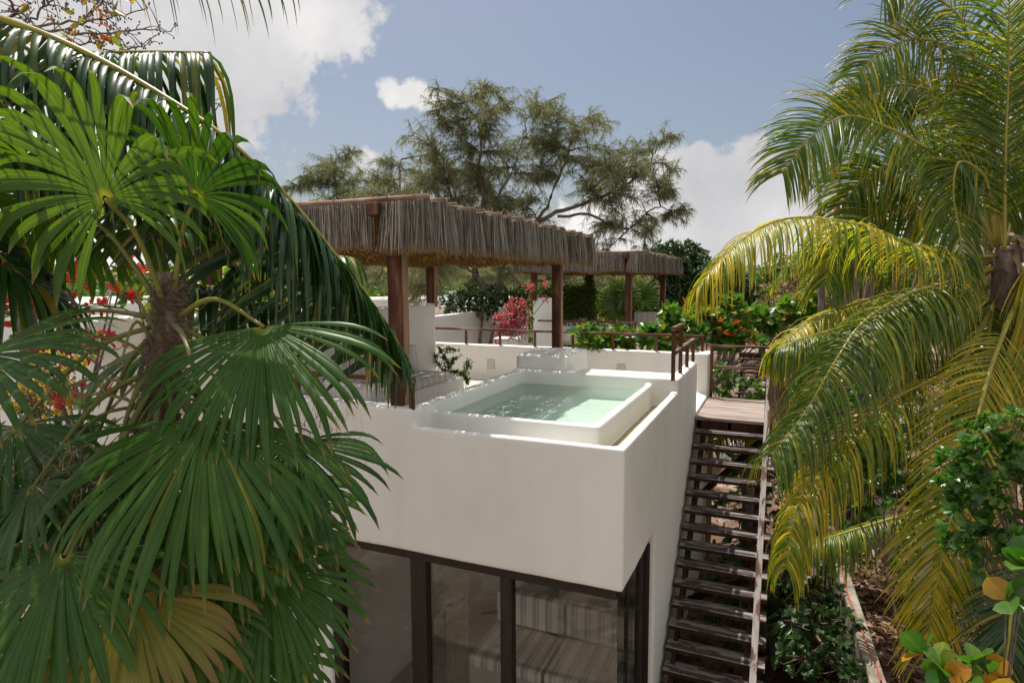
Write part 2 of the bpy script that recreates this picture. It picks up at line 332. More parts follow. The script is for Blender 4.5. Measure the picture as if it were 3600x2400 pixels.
# ------------------------------------------------------------------ pergola with hanging thatch
def thatch_strip(M, p, L, lean, wdir, w, u=None, taper=.5, tz=1):
    q = p + lean*.6 + V((0,0,-L*.5)); e = p + lean + V((0,0,-L))
    M.ribbon([p, q, e], [w, w*.85, w*taper], wdir, 0, None, u)
def pergola(name, label, rr, loc=(0,0,0)):
    t = thing(name, label, 'pergola', loc, 'thatched pergolas')
    o = V(loc); X0, X1, Y1 = -5.75, -2.0, 5.72
    for x, y, z0 in ((-2.56,.18,.17), (-2.56,5.38,-.74), (-5.32,.18,1.07), (-5.24,5.38,1.0)):
        po = MB().box(x-.08,x+.08,y-.08,y+.08,z0,2.27).build('post', WD, t, False, .012); po.matrix_parent_inverse = Matrix.Identity(4)
        MB().box(x+.0795,x+.088,y-.035,y+.078,z0+.005,2.2).build('lit_side_skin', WPL, po, False, .002).matrix_parent_inverse = Matrix.Identity(4)  # thin skin added so the post's right face looks lit
    for x in (-2.56,-5.3): MB().beam((x,-.26,2.285),(x,Y1,2.285),.14,.13).build('beam', WD, t, False, .01).matrix_parent_inverse = Matrix.Identity(4)
    rows = 18; step = (Y1+.1)/(rows-1); P = MB(); side = MB(); und = MB(); top = MB()
    for i in range(rows):
        y = -.12 + i*step + rr.uniform(-.02,.02); z = 2.375 + rr.uniform(-.012,.014) - .002*i; xe = X1 + rr.uniform(-.06,.05) + (.06 if i == 0 else 0)
        pts = [V((X0 + (xe-X0)*k/6, y + rr.uniform(-.012,.012), z + rr.uniform(-.012,.012))) for k in range(7)]
        P.tube(pts, [.032+rr.uniform(-.004,.006) for _ in pts], 7)
        for q in range(3):                                 # twine
            x = xe - .12 - rr.random()*1.2; P.tube([V((x,y-.04,z-.04)),V((x+.01,y-.035,z+.035)),V((x,y+.04,z+.04))], .005, 4)
        # reeds of this row; the front row is a full skirt, inner rows hang under the deck
        den = 560 if i in (0, rows-1) else 130
        for k in range(int((xe-X0)*den)):
            x = rr.uniform(X0, xe-.02)
            if i == 0 and abs(x+2.55) < .055: continue
            L = .49 + rr.gauss(0,.018) + .03*math.sin(x*5+i); base = V((x, y-.045+rr.uniform(-.02,.03), z-.02))
            lean = V((rr.gauss(0,.02)+(-.05*math.sin((x*7)) if rr.random() < .4 else 0), rr.gauss(0,.02) + (0 if i in (0,rows-1) else rr.uniform(0,.14)), 0))
            if i == 0 and x > -2.5: lean.x += (x+2.2)*.10
            (side if i in (0, rows-1) else und).ribbon([base, base+lean*.5+V((0,0,-L*.5)), base+lean+V((0,0,-L))], [.0035+rr.random()*.003]*3 if 0 < i < rows-1 else [.0015+rr.random()*.0022]*3, V((1, rr.uniform(-.7,.7), 0)).normalized())
        # right-hand and left-hand bunches tied to the pole ends
        for xx, sg in ((xe-.04, 1), (X0+.05, -1)):
            nb = 300
            for k in range(nb):
                a = rr.uniform(-.5,.5); L = .49 + rr.gauss(0,.02)
                base = V((xx + rr.uniform(-.03,.03), y + a*step*1.0, z-.02+rr.uniform(-.02,.01)))
                lean = V((sg*(.02+rr.random()*.03), a*.14 + rr.gauss(0,.02), 0))
                side.ribbon([base, base+lean*.5+V((0,0,-L*.5)), base+lean+V((0,0,-L))], [.0015+rr.random()*.0025]*3, V((rr.uniform(-.6,.6), 1, 0)).normalized())
        # reed deck between poles, with a slit left along each pole
        if i < rows-1:
            for k in range(int((xe-X0)*75)):
                x = rr.uniform(X0, xe); a = y + .045 + (0 if rr.random() < .3 else .01); e = y + step + rr.uniform(-.03,.10)
                top.ribbon([V((x,a,z-.045)), V((x+rr.gauss(0,.03),e,z-.01+rr.random()*.02))], [.010,.008], V((1,0,rr.uniform(-.3,.3))).normalized())
            for k in range(70):
                x = rr.uniform(X0, xe); a = y + rr.uniform(-.1,.1)
                top.ribbon([V((x,a,z+.02)), V((x+rr.uniform(-.05,.05),a+rr.uniform(-.05,.08),z+.05+rr.random()*.05))], [.003,.001], V((1,0,0)))
    # inner ceiling felt of reed ends
    for k in range(16000):
        x = rr.uniform(X0+.03, X1-.05); y = rr.uniform(-.1, Y1-.05); z = 1.87 + .03*math.sin(x*3+y*2) + rr.uniform(-.025,.06)
        und.ribbon([V((x,y,z)), V((x+rr.uniform(-.07,.07), y+rr.uniform(-.02,.09), z+rr.uniform(-.03,.04)))], [.009,.005], V((rr.uniform(-1,1), rr.uniform(-1,1), .4)).normalized())
    for nm_, mb, mt in (('roof_poles', P, POLE), ('thatch_skirt', side, THs), ('thatch_lining', und, THu), ('thatch_deck', top, THs)):
        mb.build(nm_, mt, t, nm_ == 'roof_poles').matrix_parent_inverse = Matrix.Identity(4)
    return t
perg = pergola('thatched_pergola', 'large thatched pergola on the near roof terrace beside the plunge pool', random.Random(3))
copy_tree(perg, TW, 'smaller looking thatched pergola on the second house terrace behind')

# ------------------------------------------------------------------ railings
def railing(name, label, posts, rails, off=(0,0,0), w=.05, mat=WH):
    t = thing(name, label, 'railing', off, 'wooden railings')
    for x, y, z0, z1 in posts: MB().box(x-w/2,x+w/2,y-w/2,y+w/2,z0,z1).build('post', WD, t, False, .004).matrix_parent_inverse = Matrix.Identity(4)
    for a, b in rails: MB().beam(a, b, .062, .05).build('rail', mat, t, False, .005).matrix_parent_inverse = Matrix.Identity(4)
    return t
xs = [-6.35,-5.47,-4.6,-3.75,-2.87,-1.99,-1.08,-.17]
rl = railing('terrace_railing', 'long brown wooden railing on the far white parapet of the near terrace', [(x,7.28,.05,.385) for x in xs], [((-6.45,7.28,.405),(-.13,7.28,.405))])
copy_tree(rl, TW, 'weathered railing on the far parapet of the second house')
rr_ = railing('stepped_railing', 'short stepped brown railing with tall first post at the pool bench end', [(-.06,3.05,.17,.865),(-.06,3.69,.17,.865),(-.06,4.36,.17,.525),(-.06,5.06,.17,.525)], [((-.06,2.99,.885),(-.06,3.75,.885)),((-.06,3.06,.545),(-.06,5.11,.545))])
copy_tree(rr_, TW, 'stepped railing on the side wall of the second house')
lr = railing('parapet_railing', 'low brown rail in front of the cushions at the foot of the pergola post', [(-2.33,.06,.17,.475),(-3.9,.06,.17,.475)], [((-5.15,.06,.495),(-2.29,.06,.495))])
copy_tree(lr, TW, 'grey weathered rail at the front edge of the second house terrace')

# ------------------------------------------------------------------ stairs
def stairs(off, label):
    t = thing('wooden_staircase', label, 'staircase', off, 'outdoor wooden stairs'); I = Matrix.Identity(4); q = random.Random(5)
    def B(name, mb, mat, bev=.004, par=None):
        o = mb.build(name, mat, par or t, False, bev); o.matrix_parent_inverse = I; return o
    for n in range(1,18):
        y = 4.969-.2083*n; z = -.726-.19*n; M = MB(); a = q.uniform(-.006,.006)
        b = len(M.v); M.box(.03+q.uniform(-.01,.01),1.235+q.uniform(-.012,.012),y,y+.25,z-.06,z)
        for v in M.v[b:]: v.z += a*(v.x-.6)
        tr = B('tread', M, WT, .006)
        B('grip_strip', MB().box(.13,1.05,y+.02,y+.075,z+.004,z+.009), GRIP, 0, tr); B('riser_edge', MB().box(.035,1.225,y-.006,y-.001,z-.056,z-.008), DARKW, 0, tr)
    for x in (.14, 1.02):
        M = MB(); M.beam((x,5.0,-1.02),(x,1.2,-4.46),.06,.22); B('stringer', M, DARKW)
    M = MB()
    for k in range(8):
        y = 4.98 + k*.235; M.box(.02+.004*(k%2),1.14+.006*(k%3),y,y+.228,-.775,-.727+.001*(k%3))
    B('landing_deck', M, WG)
    M = MB(); M.beam((.03,5.03,-.87),(1.12,5.03,-.87),.06,.17); M.beam((.03,6.75,-.87),(1.12,6.75,-.87),.06,.17); M.beam((.07,5,-.85),(.07,6.8,-.85),.06,.12); M.beam((1.05,5,-.85),(1.05,6.8,-.85),.06,.12); M.beam((.55,5,-.85),(.55,6.8,-.85),.06,.12)
    B('landing_frame', M, DARKW)
    for x, y in ((.08,6.82),(1.08,6.82),(1.08,5.02)): B('support_post', MB().box(x-.05,x+.05,y-.05,y+.05,GZ,-.78), OCH if x < .2 else DARKW)
    B('brace', MB().beam((.1,5.6,-2.2),(1.05,5.1,-1.05),.05,.10), DARKW); B('brace', MB().beam((.1,4.0,-3.4),(1.0,3.6,-2.7),.05,.10), DARKW)
    B('rail_post', MB().box(.025,.08,6.86,6.92,-.73,.25), WD); B('rail_post', MB().box(1.08,1.135,6.86,6.92,-.73,.25), WD); B('rail_post', MB().box(1.07,1.15,4.93,5.01,-.9,.31), WD)
    B('rail', MB().beam((.02,6.89,.265),(1.16,6.89,.265),.07,.04), WH); B('rail', MB().beam((.08,6.89,-.14),(1.1,6.89,-.14),.05,.05), WH)
    B('rail', MB().beam((1.11,5.0,.26),(1.11,6.9,.26),.06,.04), WH)
    B('handrail', MB().beam((1.125,5.0,.10),(1.125,1.0,-3.56),.075,.06), WP)
    for y in (3.9, 2.6, 1.4): z = .10-.915*(5-y); B('baluster', MB().box(1.105,1.155,y-.03,y+.03,z-1.1,z-.03), DARKW)
    return t
GRIP = noisy('grip_tape', [(.3,(.035,.035,.037)),(.7,(.075,.075,.08))], 30, (1,1,1), .8, .3)
OCH = noisy('ochre_timber', [(.3,(.30,.15,.05)),(.7,(.46,.27,.10))], 6, (1,1,.2), .8, .3)
st = stairs((0,0,0), 'steep open wooden staircase with peeling treads beside the near white house')
copy_tree(st, TW, 'small distant wooden staircase of the second house behind yellow fronds')

# ------------------------------------------------------------------ cushions and sofa
def cushion(name, b, mat, label, rot=None, bev=.05, grp=None):
    x0,x1,y0,y1,z0,z1 = b; c = V(((x0+x1)/2,(y0+y1)/2,z0)); M = MB(); M.box(x0-c.x,x1-c.x,y0-c.y,y1-c.y,0,z1-z0)
    o = M.build(name, mat, None, False, bev, 4); o.location = c
    o.data.polygons.foreach_set('use_smooth', [True]*len(o.data.polygons))
    if rot: o.rotation_euler = rot
    return tag(o, label, 'cushion', grp)
G = 'striped terrace cushions'
cs = [cushion('seat_cushion', (-5.0,-4.28,.95,2.9,-.28,-.13), SYL, 'grey striped seat cushion on the side bench nearest the front parapet', grp=G),
 cushion('seat_cushion', (-5.0,-4.28,2.95,4.45,-.28,-.13), SYL, 'grey striped seat cushion on the side bench below the light switch wall', grp=G),
 cushion('back_cushion', (-5.06,-4.88,1.0,2.8,-.12,.36), SYL, 'tall grey striped back cushion leaning on the side wall nearer the front', (0,-.12,0), grp=G),
 cushion('back_cushion', (-5.06,-4.88,2.9,4.3,-.12,.36), SYL, 'tall grey striped back cushion leaning on the side wall farther back', (0,-.12,0), grp=G),
 cushion('back_cushion', (-3.98,-3.02,.32,.56,-.12,.335), SXL, 'pale striped back cushion behind the low rail beside the pergola post', (.08,0,0), .07, G),
 cushion('back_cushion', (-5.0,-4.05,.32,.56,-.12,.33), SXL, 'pale striped back cushion partly behind the fan palm leaf', (.08,0,0), .07, G)]
names2 = ['seat cushion on second house terrace, front one', 'seat cushion on second house terrace, farther back', 'back cushion standing against vine wall on second house', 'upright cushion farther back on second house side wall', 'white back cushion behind the grey front rail of second house', 'white back cushion at left end of second house front bench']
for c, n in zip(cs, names2): copy_tree(c, TW, 'pale ' + n)
far_c = cushion('back_cushion', (-3.55,-2.45,16.3,16.5,-.1,.36), SXL, 'wide upright pale cushion at the back of second house terrace', grp=G)
sofa = thing('sofa', 'striped sofa behind the corner window below the pool', 'sofa', (-1.3,2,-3.95)); I = Matrix.Translation(-V((-1.3,2,-3.95)))
def sp(name, b, mat, bev=.05):
    o = MB().box(*b).build(name, mat, sofa, False, bev, 3); o.matrix_parent_inverse = I; return o
sp('base', (-2.45,-.28,1.5,2.75,-3.93,-3.62), noisy('sofa_plinth', [(.3,(.5,.47,.43)),(.7,(.56,.53,.5))], 4), .02)
for x0, x1 in ((-2.44,-1.39),(-1.36,-.3)): sp('seat', (x0,x1,1.45,2.35,-3.62,-3.44), SX); sp('backrest', (x0,x1,2.36,2.56,-3.46,-2.98), SX)
# curtain
def curtain(label, x0, x1, y, z0, z1, mat):
    M = MB(); n = int((x1-x0)*60)
    for i in range(n+1):
        x = x0+(x1-x0)*i/n; yy = y + .035*math.sin(x*62) + .02*math.sin(x*23+1)
        for k, z in enumerate((z0,(z0+z1)/2,z1)): M.v.append(V((x+.01*math.sin(k*3+x*9), yy*(1) + .01*k, z)))
    for i in range(n):
        for k in (0,1): a = i*3+k; M.q([a,a+3,a+4,a+1])
    return tag(M.build('curtain', mat), label, 'curtain')
CUR, nt = nmat('sheer_curtain'); p = finish(nt, (.62,.58,.5), .9, None, 0, 0, .1, .4); tr = nd(nt, 'ShaderNodeBsdfTransparent'); ms = nd(nt, 'ShaderNodeMixShader'); ms.inputs[0].default_value = .30
on = [n for n in nt.nodes if n.type == 'OUTPUT_MATERIAL'][0]; src = on.inputs[0].links[0].from_socket; nt.links.new(tr.outputs[0], ms.inputs[1]); nt.links.new(src, ms.inputs[2]); nt.links.new(ms.outputs[0], on.inputs[0])
curtain('sheer cream curtain bunched beside the corner window', -.80, -.16, .42, -3.93, -1.45, CUR)
curtain('grey curtain gathered at the left end of the middle window pane', -2.18, -1.86, .40, -3.93, -1.45, CUR)

# ------------------------------------------------------------------ other buildings
def bld(label, boxes, name='white_building', vox=.05):
    t = thing(name, label, 'building', (boxes[0][0], boxes[0][2], GZ)); o = plaster('wall', boxes, None, vox, 3)
    o.parent = t; o.matrix_parent_inverse = Matrix.Translation(-t.location); return t
b1 = bld('flat roofed white building with a shaded side wall left of the second house', [(-13.5,-7.9,8.6,8.8,-4,.5),(-8.1,-7.9,8.6,16.0,-4,.5),(-13.5,-7.9,15.8,16,-4,.5),(-13.5,-8.0,8.7,15.9,-4,.12)])
box('roof_slab', (-13.3,-8.12,8.82,15.78,.1,.14), noisy('roof_screed', [(.3,(.42,.30,.24)),(.7,(.6,.47,.39))], 1.5), b1, 0).matrix_parent_inverse = Matrix.Translation(-b1.location)
M = MB(); M.tube(catmull([V((-9.3,9.5,.15)),V((-8.9,9.6,.42)),V((-8.5,9.9,.22)),V((-8.4,10.6,.16))], 16), .02, 6)
tag(M.build('roof_cable', BLK), 'black cable looped over the parapet of the flat roofed building', 'cable')
bld('low white building far back beneath the casuarina', [(-19,-11.5,19,26,-4,.62),(-12.5,-12.0,19.0,19.4,.5,1.0)])
pc = thing('round_tower', 'round white building behind the red leaved shrub', 'building', (-13,4.5,GZ))
def cyl(cx, cy, r, z0, z1, nm, par, mat=PL, k=48):
    M = MB(); n = k
    for z, rr2 in ((z0,r),(z1-.05,r),(z1,r-.04),(z1,r-.2),(z1-.3,r-.22)):
        for j in range(n): a = 2*math.pi*j/n; M.v.append(V((cx+math.cos(a)*rr2, cy+math.sin(a)*rr2, z)))
    for i in range(4):
        for j in range(n): M.q([i*n+j, i*n+(j+1)%n, (i+1)*n+(j+1)%n, (i+1)*n+j])
    M.q([4*n+j for j in range(n)]); o = M.build(nm, mat, par, True); o.matrix_parent_inverse = Matrix.Translation(-par.location); return o
cyl(-13,4.5,2.6,-4,1.15,'wall',pc); 
pp = thing('corner_pillar', 'square white pillar standing on the second house beside pink flowers', 'pillar', (-5.1,11.4,-.7))
plaster('shaft', [(-5.42,-4.78,11.35,11.6,-.72,1.0)], None, .03, 4).parent = pp; pp.children[0].matrix_parent_inverse = Matrix.Translation(-pp.location)
pt = thing('planter', 'white plaster planter box under the pink bougainvillea', 'planter', (-5.9,10.6,-4))
plaster('box', [(-6.26,-5.5,10.4,10.9,-4,-.1)], None, .04, 4).parent = pt; pt.children[0].matrix_parent_inverse = Matrix.Translation(-pt.location)
# the house the photographer stands on: seen only in reflections
bw = bld('white house opposite, mirrored in the window', [(-9,5.5,-13.5,-9.4,-4,.2),(-9,5.5,-9.6,-9.4,.1,.5)], 'facing_house', .08)
rw = thing('garden_wall', 'low retaining wall with a red hose on top right of the stairs', 'wall', (2.2,4,GZ))
M = MB(); M.beam((2.36,1.0,-3.3),(2.0,8.2,-3.3),.16,1.4); w = M.build('wall', noisy('mossy_render', [(.3,(.07,.065,.04)),(.5,(.20,.175,.135)),(.75,(.40,.36,.31))], 5, detail=8, bump=.4), rw, False, .02); w.matrix_parent_inverse = Matrix.Translation(-rw.location)
M = MB(); pts = [V((2.36-.05*i+.03*math.sin(i*1.3), 1.0+.6*i*1.2, -2.58)) for i in range(0,10)]; M.tube([V((2.37-.05*i*1.0+.025*math.sin(i*1.7), 1.0+.8*i, -2.582)) for i in range(9)], .012, 6)
tag(M.build('garden_hose', noisy('red_hose', [(.3,(.26,.06,.04)),(.7,(.36,.11,.08))], 5)), 'thin red hose lying along the top of the low garden wall', 'hose')
for i, (x, y) in enumerate(((3.55,6.2),(3.72,7.7),(3.4,9.6))):
    o = MB().box(x-.11,x+.11,y-.11,y+.11,GZ,-2.2).build('fence_post', noisy('post_white', [(.3,(.45,.42,.38)),(.7,(.62,.6,.56))], 4), None, False, .015)
    tag(o, ('nearest', 'middle', 'farthest')[i] + ' white concrete post between the leaves at right', 'post', 'white concrete posts')

# ------------------------------------------------------------------ palm generators
FUP = cv(0,.45,-.85)
def frond(parent, pts, L, n=70, mat=None, q=R, droop=.5, wid=.017, sweep=.55, lift=.15, bare=.08, up=None, one=0, yellow=0, rr=.014, name='frond', jit=.12, sets=None):
    """pinnate frond: a tapering rachis carrying two rows of drooping, folded leaflets"""
    I = Matrix.Translation(-parent.location) if parent.location.length else Matrix.Identity(4)
    C = catmull(pts, 40); M = MB()
    M.tube(C, [rr*(1-.85*i/40) for i in range(41)], 6)
    ro = M.build('rachis' if False else name, RACH, parent, True); ro.matrix_parent_inverse = I
    B = MB(); mt = mat or COCR
    for one, L, n, droop, wid, sweep, lift, bare, up in (sets or [(one, L, n, droop, wid, sweep, lift, bare, up)]):
      for sd in (-1,1):
        if one and sd != one: continue
        for k in range(n):
            t = bare + (1-bare)*(k+q.uniform(-.3,.3)+.5)/n; f = min(max(t*40,0),39.99); i = int(f); p = C[i].lerp(C[i+1], f-i)
            T = (C[min(i+1,40)]-C[max(i-1,0)]).normalized()
            upv = (up or UP); N = (upv - T*upv.dot(T))
            if N.length < .1: N = cv(0,0,-1) - T*cv(0,0,-1).dot(T)
            N.normalize(); S_ = T.cross(N)*sd
            prof = min(1, .45+t*2.2)*(1-max(0,t-.55)**1.6*1.7); prof = max(prof, .22)
            l = L*prof*q.uniform(.85,1.12); sw = sweep + .55*max(0,t-.6) + q.gauss(0,jit*.5)
            d = (S_*math.cos(sw) + T*math.sin(sw) + N*(lift+q.gauss(0,jit))).normalized()
            W = (T - d*T.dot(d)); W = (W.normalized() + N*q.uniform(-.5,.5)).normalized()
            m_ = 6; P_ = [p]; wv = []; nn = []; dr = droop*q.uniform(.7,1.35)
            for j in range(m_):
                d = (d + V((0,0,-1))*(dr*(j+1)/m_*.55)).normalized(); P_.append(P_[-1]+d*(l/m_))
            for j in range(m_+1):
                dd = (P_[min(j+1,m_)]-P_[max(j-1,0)]).normalized(); w = (W - dd*W.dot(dd)).normalized(); wv.append(w); nn.append(w.cross(dd))
            ww = wid*q.uniform(.75,1.15); B.ribbon(P_, [ww*.55, ww, ww, ww*.92, ww*.75, ww*.45, ww*.05], wv, .45, nn)
    lo = B.build('leaflets', mt, ro, True); lo.matrix_parent_inverse = Matrix.Identity(4)
    lo.parent = ro; return ro
def fanleaf(parent, hub, nrm, mid, Rr, mat, q, n=46, span=2.75, fused=.58, droop=.7, petiole=None, seg=10, fold=.35, cup=.12, minr=.72, name='fan_leaf', bend=0):
    I = Matrix.Translation(-parent.location); nrm = nrm.normalized(); mid = (mid - nrm*mid.dot(nrm)).normalized(); sd = nrm.cross(mid); M = MB(); u0 = q.uniform(.15,.75)
    for k in range(n):
        th = span*(2*(k+.5)/n-1); d0 = mid*math.cos(th) + sd*math.sin(th); tv = -mid*math.sin(th) + sd*math.cos(th)
        l = Rr*(minr+(1-minr)*math.cos(th/2)**1.5)*q.uniform(.86,1.08)*(q.uniform(.6,.85) if q.random() < .07 else 1); dth = span/n
        P_ = [V(hub) + d0*.012]; ds = [d0]; d = (d0 + nrm*cup).normalized(); dr = droop*q.uniform(.6,1.5); tw = q.gauss(0,.20)
        for j in range(seg):
            t = (j+1)/seg; g = .12 if t < fused else (t-fused)/(1-fused)
            d = (d - nrm*(cup*.16) + V((0,0,-1))*dr*g*.30*(3.0/seg*3.3)).normalized()
            if t > fused: d = (d + tv*tw*.12).normalized()
            P_.append(P_[-1] + d*(l/seg)); ds.append(d.copy())
        ws = []; wv = []; nn = []
        for j in range(seg+1):
            t = j/seg; r = l*t; hw = math.tan(dth)*r*1.12
            wmax = math.tan(dth)*l*fused*1.12
            if t > fused: x = (t-fused)/(1-fused); hw = wmax*(1+.25*x)*max(0,(1-x))**.55 if x < 1 else .0008
            hw = max(hw, .0012 if t < 1 else .0006)
            w = (tv - ds[j]*tv.dot(ds[j])).normalized(); ws.append(hw); wv.append(w); nn.append(ds[j].cross(w)*-1 if ds[j].cross(w).dot(nrm) < 0 else ds[j].cross(w))
        M.ribbon(P_, ws, wv, fold, nn, min(.99, max(0, u0 + q.gauss(0,.05) + (.40 if q.random() < .025 else 0))))
    lo = M.build(name, mat, parent, True); lo.matrix_parent_inverse = I
    if petiole:
        P = MB(); C = catmull(petiole + [V(hub)], 14); P.tube(C, [.013-.006*i/14 for i in range(15)], 6)
        po = P.build('petiole', PETI, lo, True); po.matrix_parent_inverse = Matrix.Identity(4)
    return lo

# ------------------------------------------------------------------ fan palm in front, left
q = random.Random(11)
TR = [pd(500,2600,2.62), pd(535,1900,2.62), pd(550,1500,2.62), pd(575,1290,2.62), pd(600,1130,2.62), pd(590,960,2.62)]
fp = thing('fan_palm', 'tall fan palm with large dark green fan leaves in front of the white wall', 'palm', tuple(TR[0]+V((0,0,-2))))
Ifp = Matrix.Translation(-fp.location)
M = MB(); C = catmull([TR[0]+V((0,0,-2.0))]+TR, 40); M.tube(C, [(.068 if i < 26 else .068-.0022*(i-26))*(1+.12*math.sin(i*2.1)) for i in range(41)], 12)
for i in range(2600):                                           # ragged fibre on the trunk
    f = q.uniform(16,39); k = int(f); p = C[k].lerp(C[k+1], f-k); a = q.uniform(0,6.28); o = V((math.cos(a),math.sin(a),0)); t = V((-math.sin(a),math.cos(a),0))
    r0 = .064 if k < 26 else .064-.0020*(k-26); l = q.uniform(.03,.10); s0 = p+o*r0
    M.ribbon([s0, s0+o*q.uniform(.0,.03)+t*q.uniform(-.05,.05)+UP*q.uniform(-.03,.03), s0+o*q.uniform(-.005,.05)+t*q.uniform(-.07,.07)+UP*q.uniform(-l,l*.6)], [.0014,.0011,.0005], (UP+t*q.uniform(-1,1)).normalized())
M.build('trunk', FIBRE, fp).matrix_parent_inverse = Ifp
crown = TR[4]
def pet(x, y, d, up=.12, cr=None):
    a = (cr or crown); return [a, a.lerp(pd(x,y,d), .5) + UP*up]
LV = [ # hub bearing, distance, upper-side normal, main direction, radius, material, droop, blades, half span
 ((928,1148),2.42, cv(-.10,.62,-.78), cv(.08,-.85,-.5), .62, FANL, 1.0, 42, 1.55),
 ((727,1480),2.24, cv(-.02,.60,-.78), cv(-.04,-.8,-.5), .66, FANL, 1.25, 44, 1.6),
 ((1030,1560),2.60, cv(.2,.60,-.7), cv(.12,-.8,-.4), .50, FANL, 1.3, 40, 1.9),
 ((228,1950),2.15, cv(-.1,.60,-.76), cv(-.02,-.8,-.5), .56, FANL, 1.2, 42, 1.8),
 ((470,2095),2.22, cv(.3,.5,-.75), cv(.4,-.9,-.3), .48, FANY, 1.1, 24, 1.5),
 ((940,2010),2.60, cv(.2,.55,-.7), cv(.15,-.9,-.3), .52, FANL, 1.2, 42, 1.8),
 ((740,1900),2.75, cv(0,.5,-.8), cv(.05,-1,-.3), .78, FANL, 1.2, 44, 1.8),
 ((370,700),2.30, cv(.05,.42,.9), cv(-.25,.9,-.2), .56, FANL, 2.1, 34, 2.2),
 ((690,690),2.55, cv(.1,.4,.85), cv(.35,.85,-.2), .46, FANL, 2.4, 30, 2.1),
 ((-60,1250),2.15, cv(-.2,.7,-.6), cv(.7,-.6,-.3), .52, FANL, .9, 34, 1.7),
 ((110,1720),2.35, cv(-.5,.5,-.6), cv(-.4,-.5,-.5), .40, FANL, 1.2, 30, 2.2),
 ((560,1210),3.10, cv(-.3,.85,-.3), cv(-.85,-.3,.2), .50, FANL, 1.3, 30, 2.2),
 ((520,800),2.85, cv(0,.9,.2), cv(.3,-.4,.5), .55, FANL, 1.5, 34, 2.4),
 ((200,700),2.75, cv(0,.6,.5), cv(-.7,.3,.2), .60, FANL, 1.5, 36, 2.4),
 ((330,2260),2.7, cv(0,.5,-.8), cv(.1,-1,-.2), .66, FANL, 1.2, 34, 1.8),
 ((960,1720),3.0, cv(.1,.6,-.7), cv(.15,-.9,0), .52, FANL, 1.3, 30, 1.8),
 ((860,2300),2.9, cv(0,.5,-.8), cv(.1,-1,0), .55, FANL, 1.1, 32, 1.7),
 ((90,2200),2.75, cv(0,.5,-.8), cv(-.3,-1,0), .56, FANL, 1.1, 32, 1.8),
 ((640,1720),2.40, cv(.05,.55,-.8), cv(.1,-1,-.2), .42, FANL, 1.4, 34, 1.6),
 ((800,1800),2.50, cv(.1,.55,-.8), cv(.1,-1,-.2), .44, FANL, 1.4, 34, 1.6),
 ((400,1620),2.45, cv(-.2,.55,-.8), cv(-.3,-1,-.2), .42, FANL, 1.4, 34, 1.7),
 ((330,1560),2.75, cv(-.2,.6,-.7), cv(-.3,-.9,-.2), .50, FANL, 1.3, 34, 1.8),
 ((420,1800),2.95, cv(-.1,.5,-.8), cv(-.1,-1,0), .55, FANL, 1.2, 34, 1.8),
 ((850,1640),2.85, cv(.1,.5,-.8), cv(.1,-1,0), .52, FANL, 1.2, 34, 1.7),
 ((620,2120),2.45, cv(.1,.5,-.8), cv(.15,-1,0), .48, FANL, 1.2, 34, 1.6),
 ((1000,1830),3.1, cv(.2,.5,-.8), cv(.05,-1,0), .42, FANL, 1.3, 28, 1.6),
 ((60,1500),2.6, cv(-.2,.6,-.7), cv(.1,-1,0), .5, FANL, 1.3, 32, 1.8),
 ((500,1680),3.2, cv(-.3,.6,-.6), cv(-.5,-.8,.2), .56, FANL, 1.3, 32, 1.8)]
for li, ((hx,hy), d, n_, m_, r_, mt, dr, nn, hs) in enumerate(LV):
    h = pd(hx,hy,d); cr = crown if hy < 1600 else TR[3]
    fanleaf(fp, h, n_, m_, r_, mt, q, nn, span=hs, droop=dr, petiole=pet(hx,hy,d, .10 if hy < 1900 else .02, cr))
# bare dead petioles and flower stalks
M = MB()
for a, b, c in (((560,1420,2.6),(300,1500,2.4),(40,2000,2.2)), ((540,1380,2.6),(350,1330,2.6),(120,1400,2.5)), ((560,1290,2.6),(400,1190,2.6),(50,1170,2.5)), ((620,1250,2.6),(800,1350,2.7),(950,1500,2.8)),
                ((560,1250,2.6),(480,1130,2.5),(420,1290,2.4)), ((570,1200,2.6),(500,1080,2.5),(480,1020,2.5)), ((550,1450,2.6),(420,1560,2.4),(280,1920,2.2)), ((620,1400,2.65),(850,1420,2.8),(1120,1530,2.9)), ((560,1480,2.6),(430,1400,2.6),(250,1380,2.7)), ((600,1300,2.6),(760,1230,2.8),(930,1260,3))):
    M.tube(catmull([pd(*a),pd(*b),pd(*c)], 12), [.009-.005*i/12 for i in range(13)], 5)
M.build('dry_stalks', PETI, fp).matrix_parent_inverse = Ifp
M = MB()
for cx, cy, d, n_ in ((215,1700,2.3,380),(320,1800,2.35,200),(150,2080,2.2,160),(1080,1480,2.7,260),(1180,1560,2.75,160)):
    for i in range(n_):
        p = pd(cx+q.gauss(0,60), cy+q.gauss(0,75), d+q.gauss(0,.05)); dd = V((q.gauss(0,1),q.gauss(0,1),q.gauss(-.3,.8))).normalized()
        M.ribbon([p, p+dd*.03+UP*.004, p+dd*.06], [.0012,.001,.0006], dd.cross(UP).normalized())
M.build('dry_flower_stalk', DEAD, fp).matrix_parent_inverse = Ifp

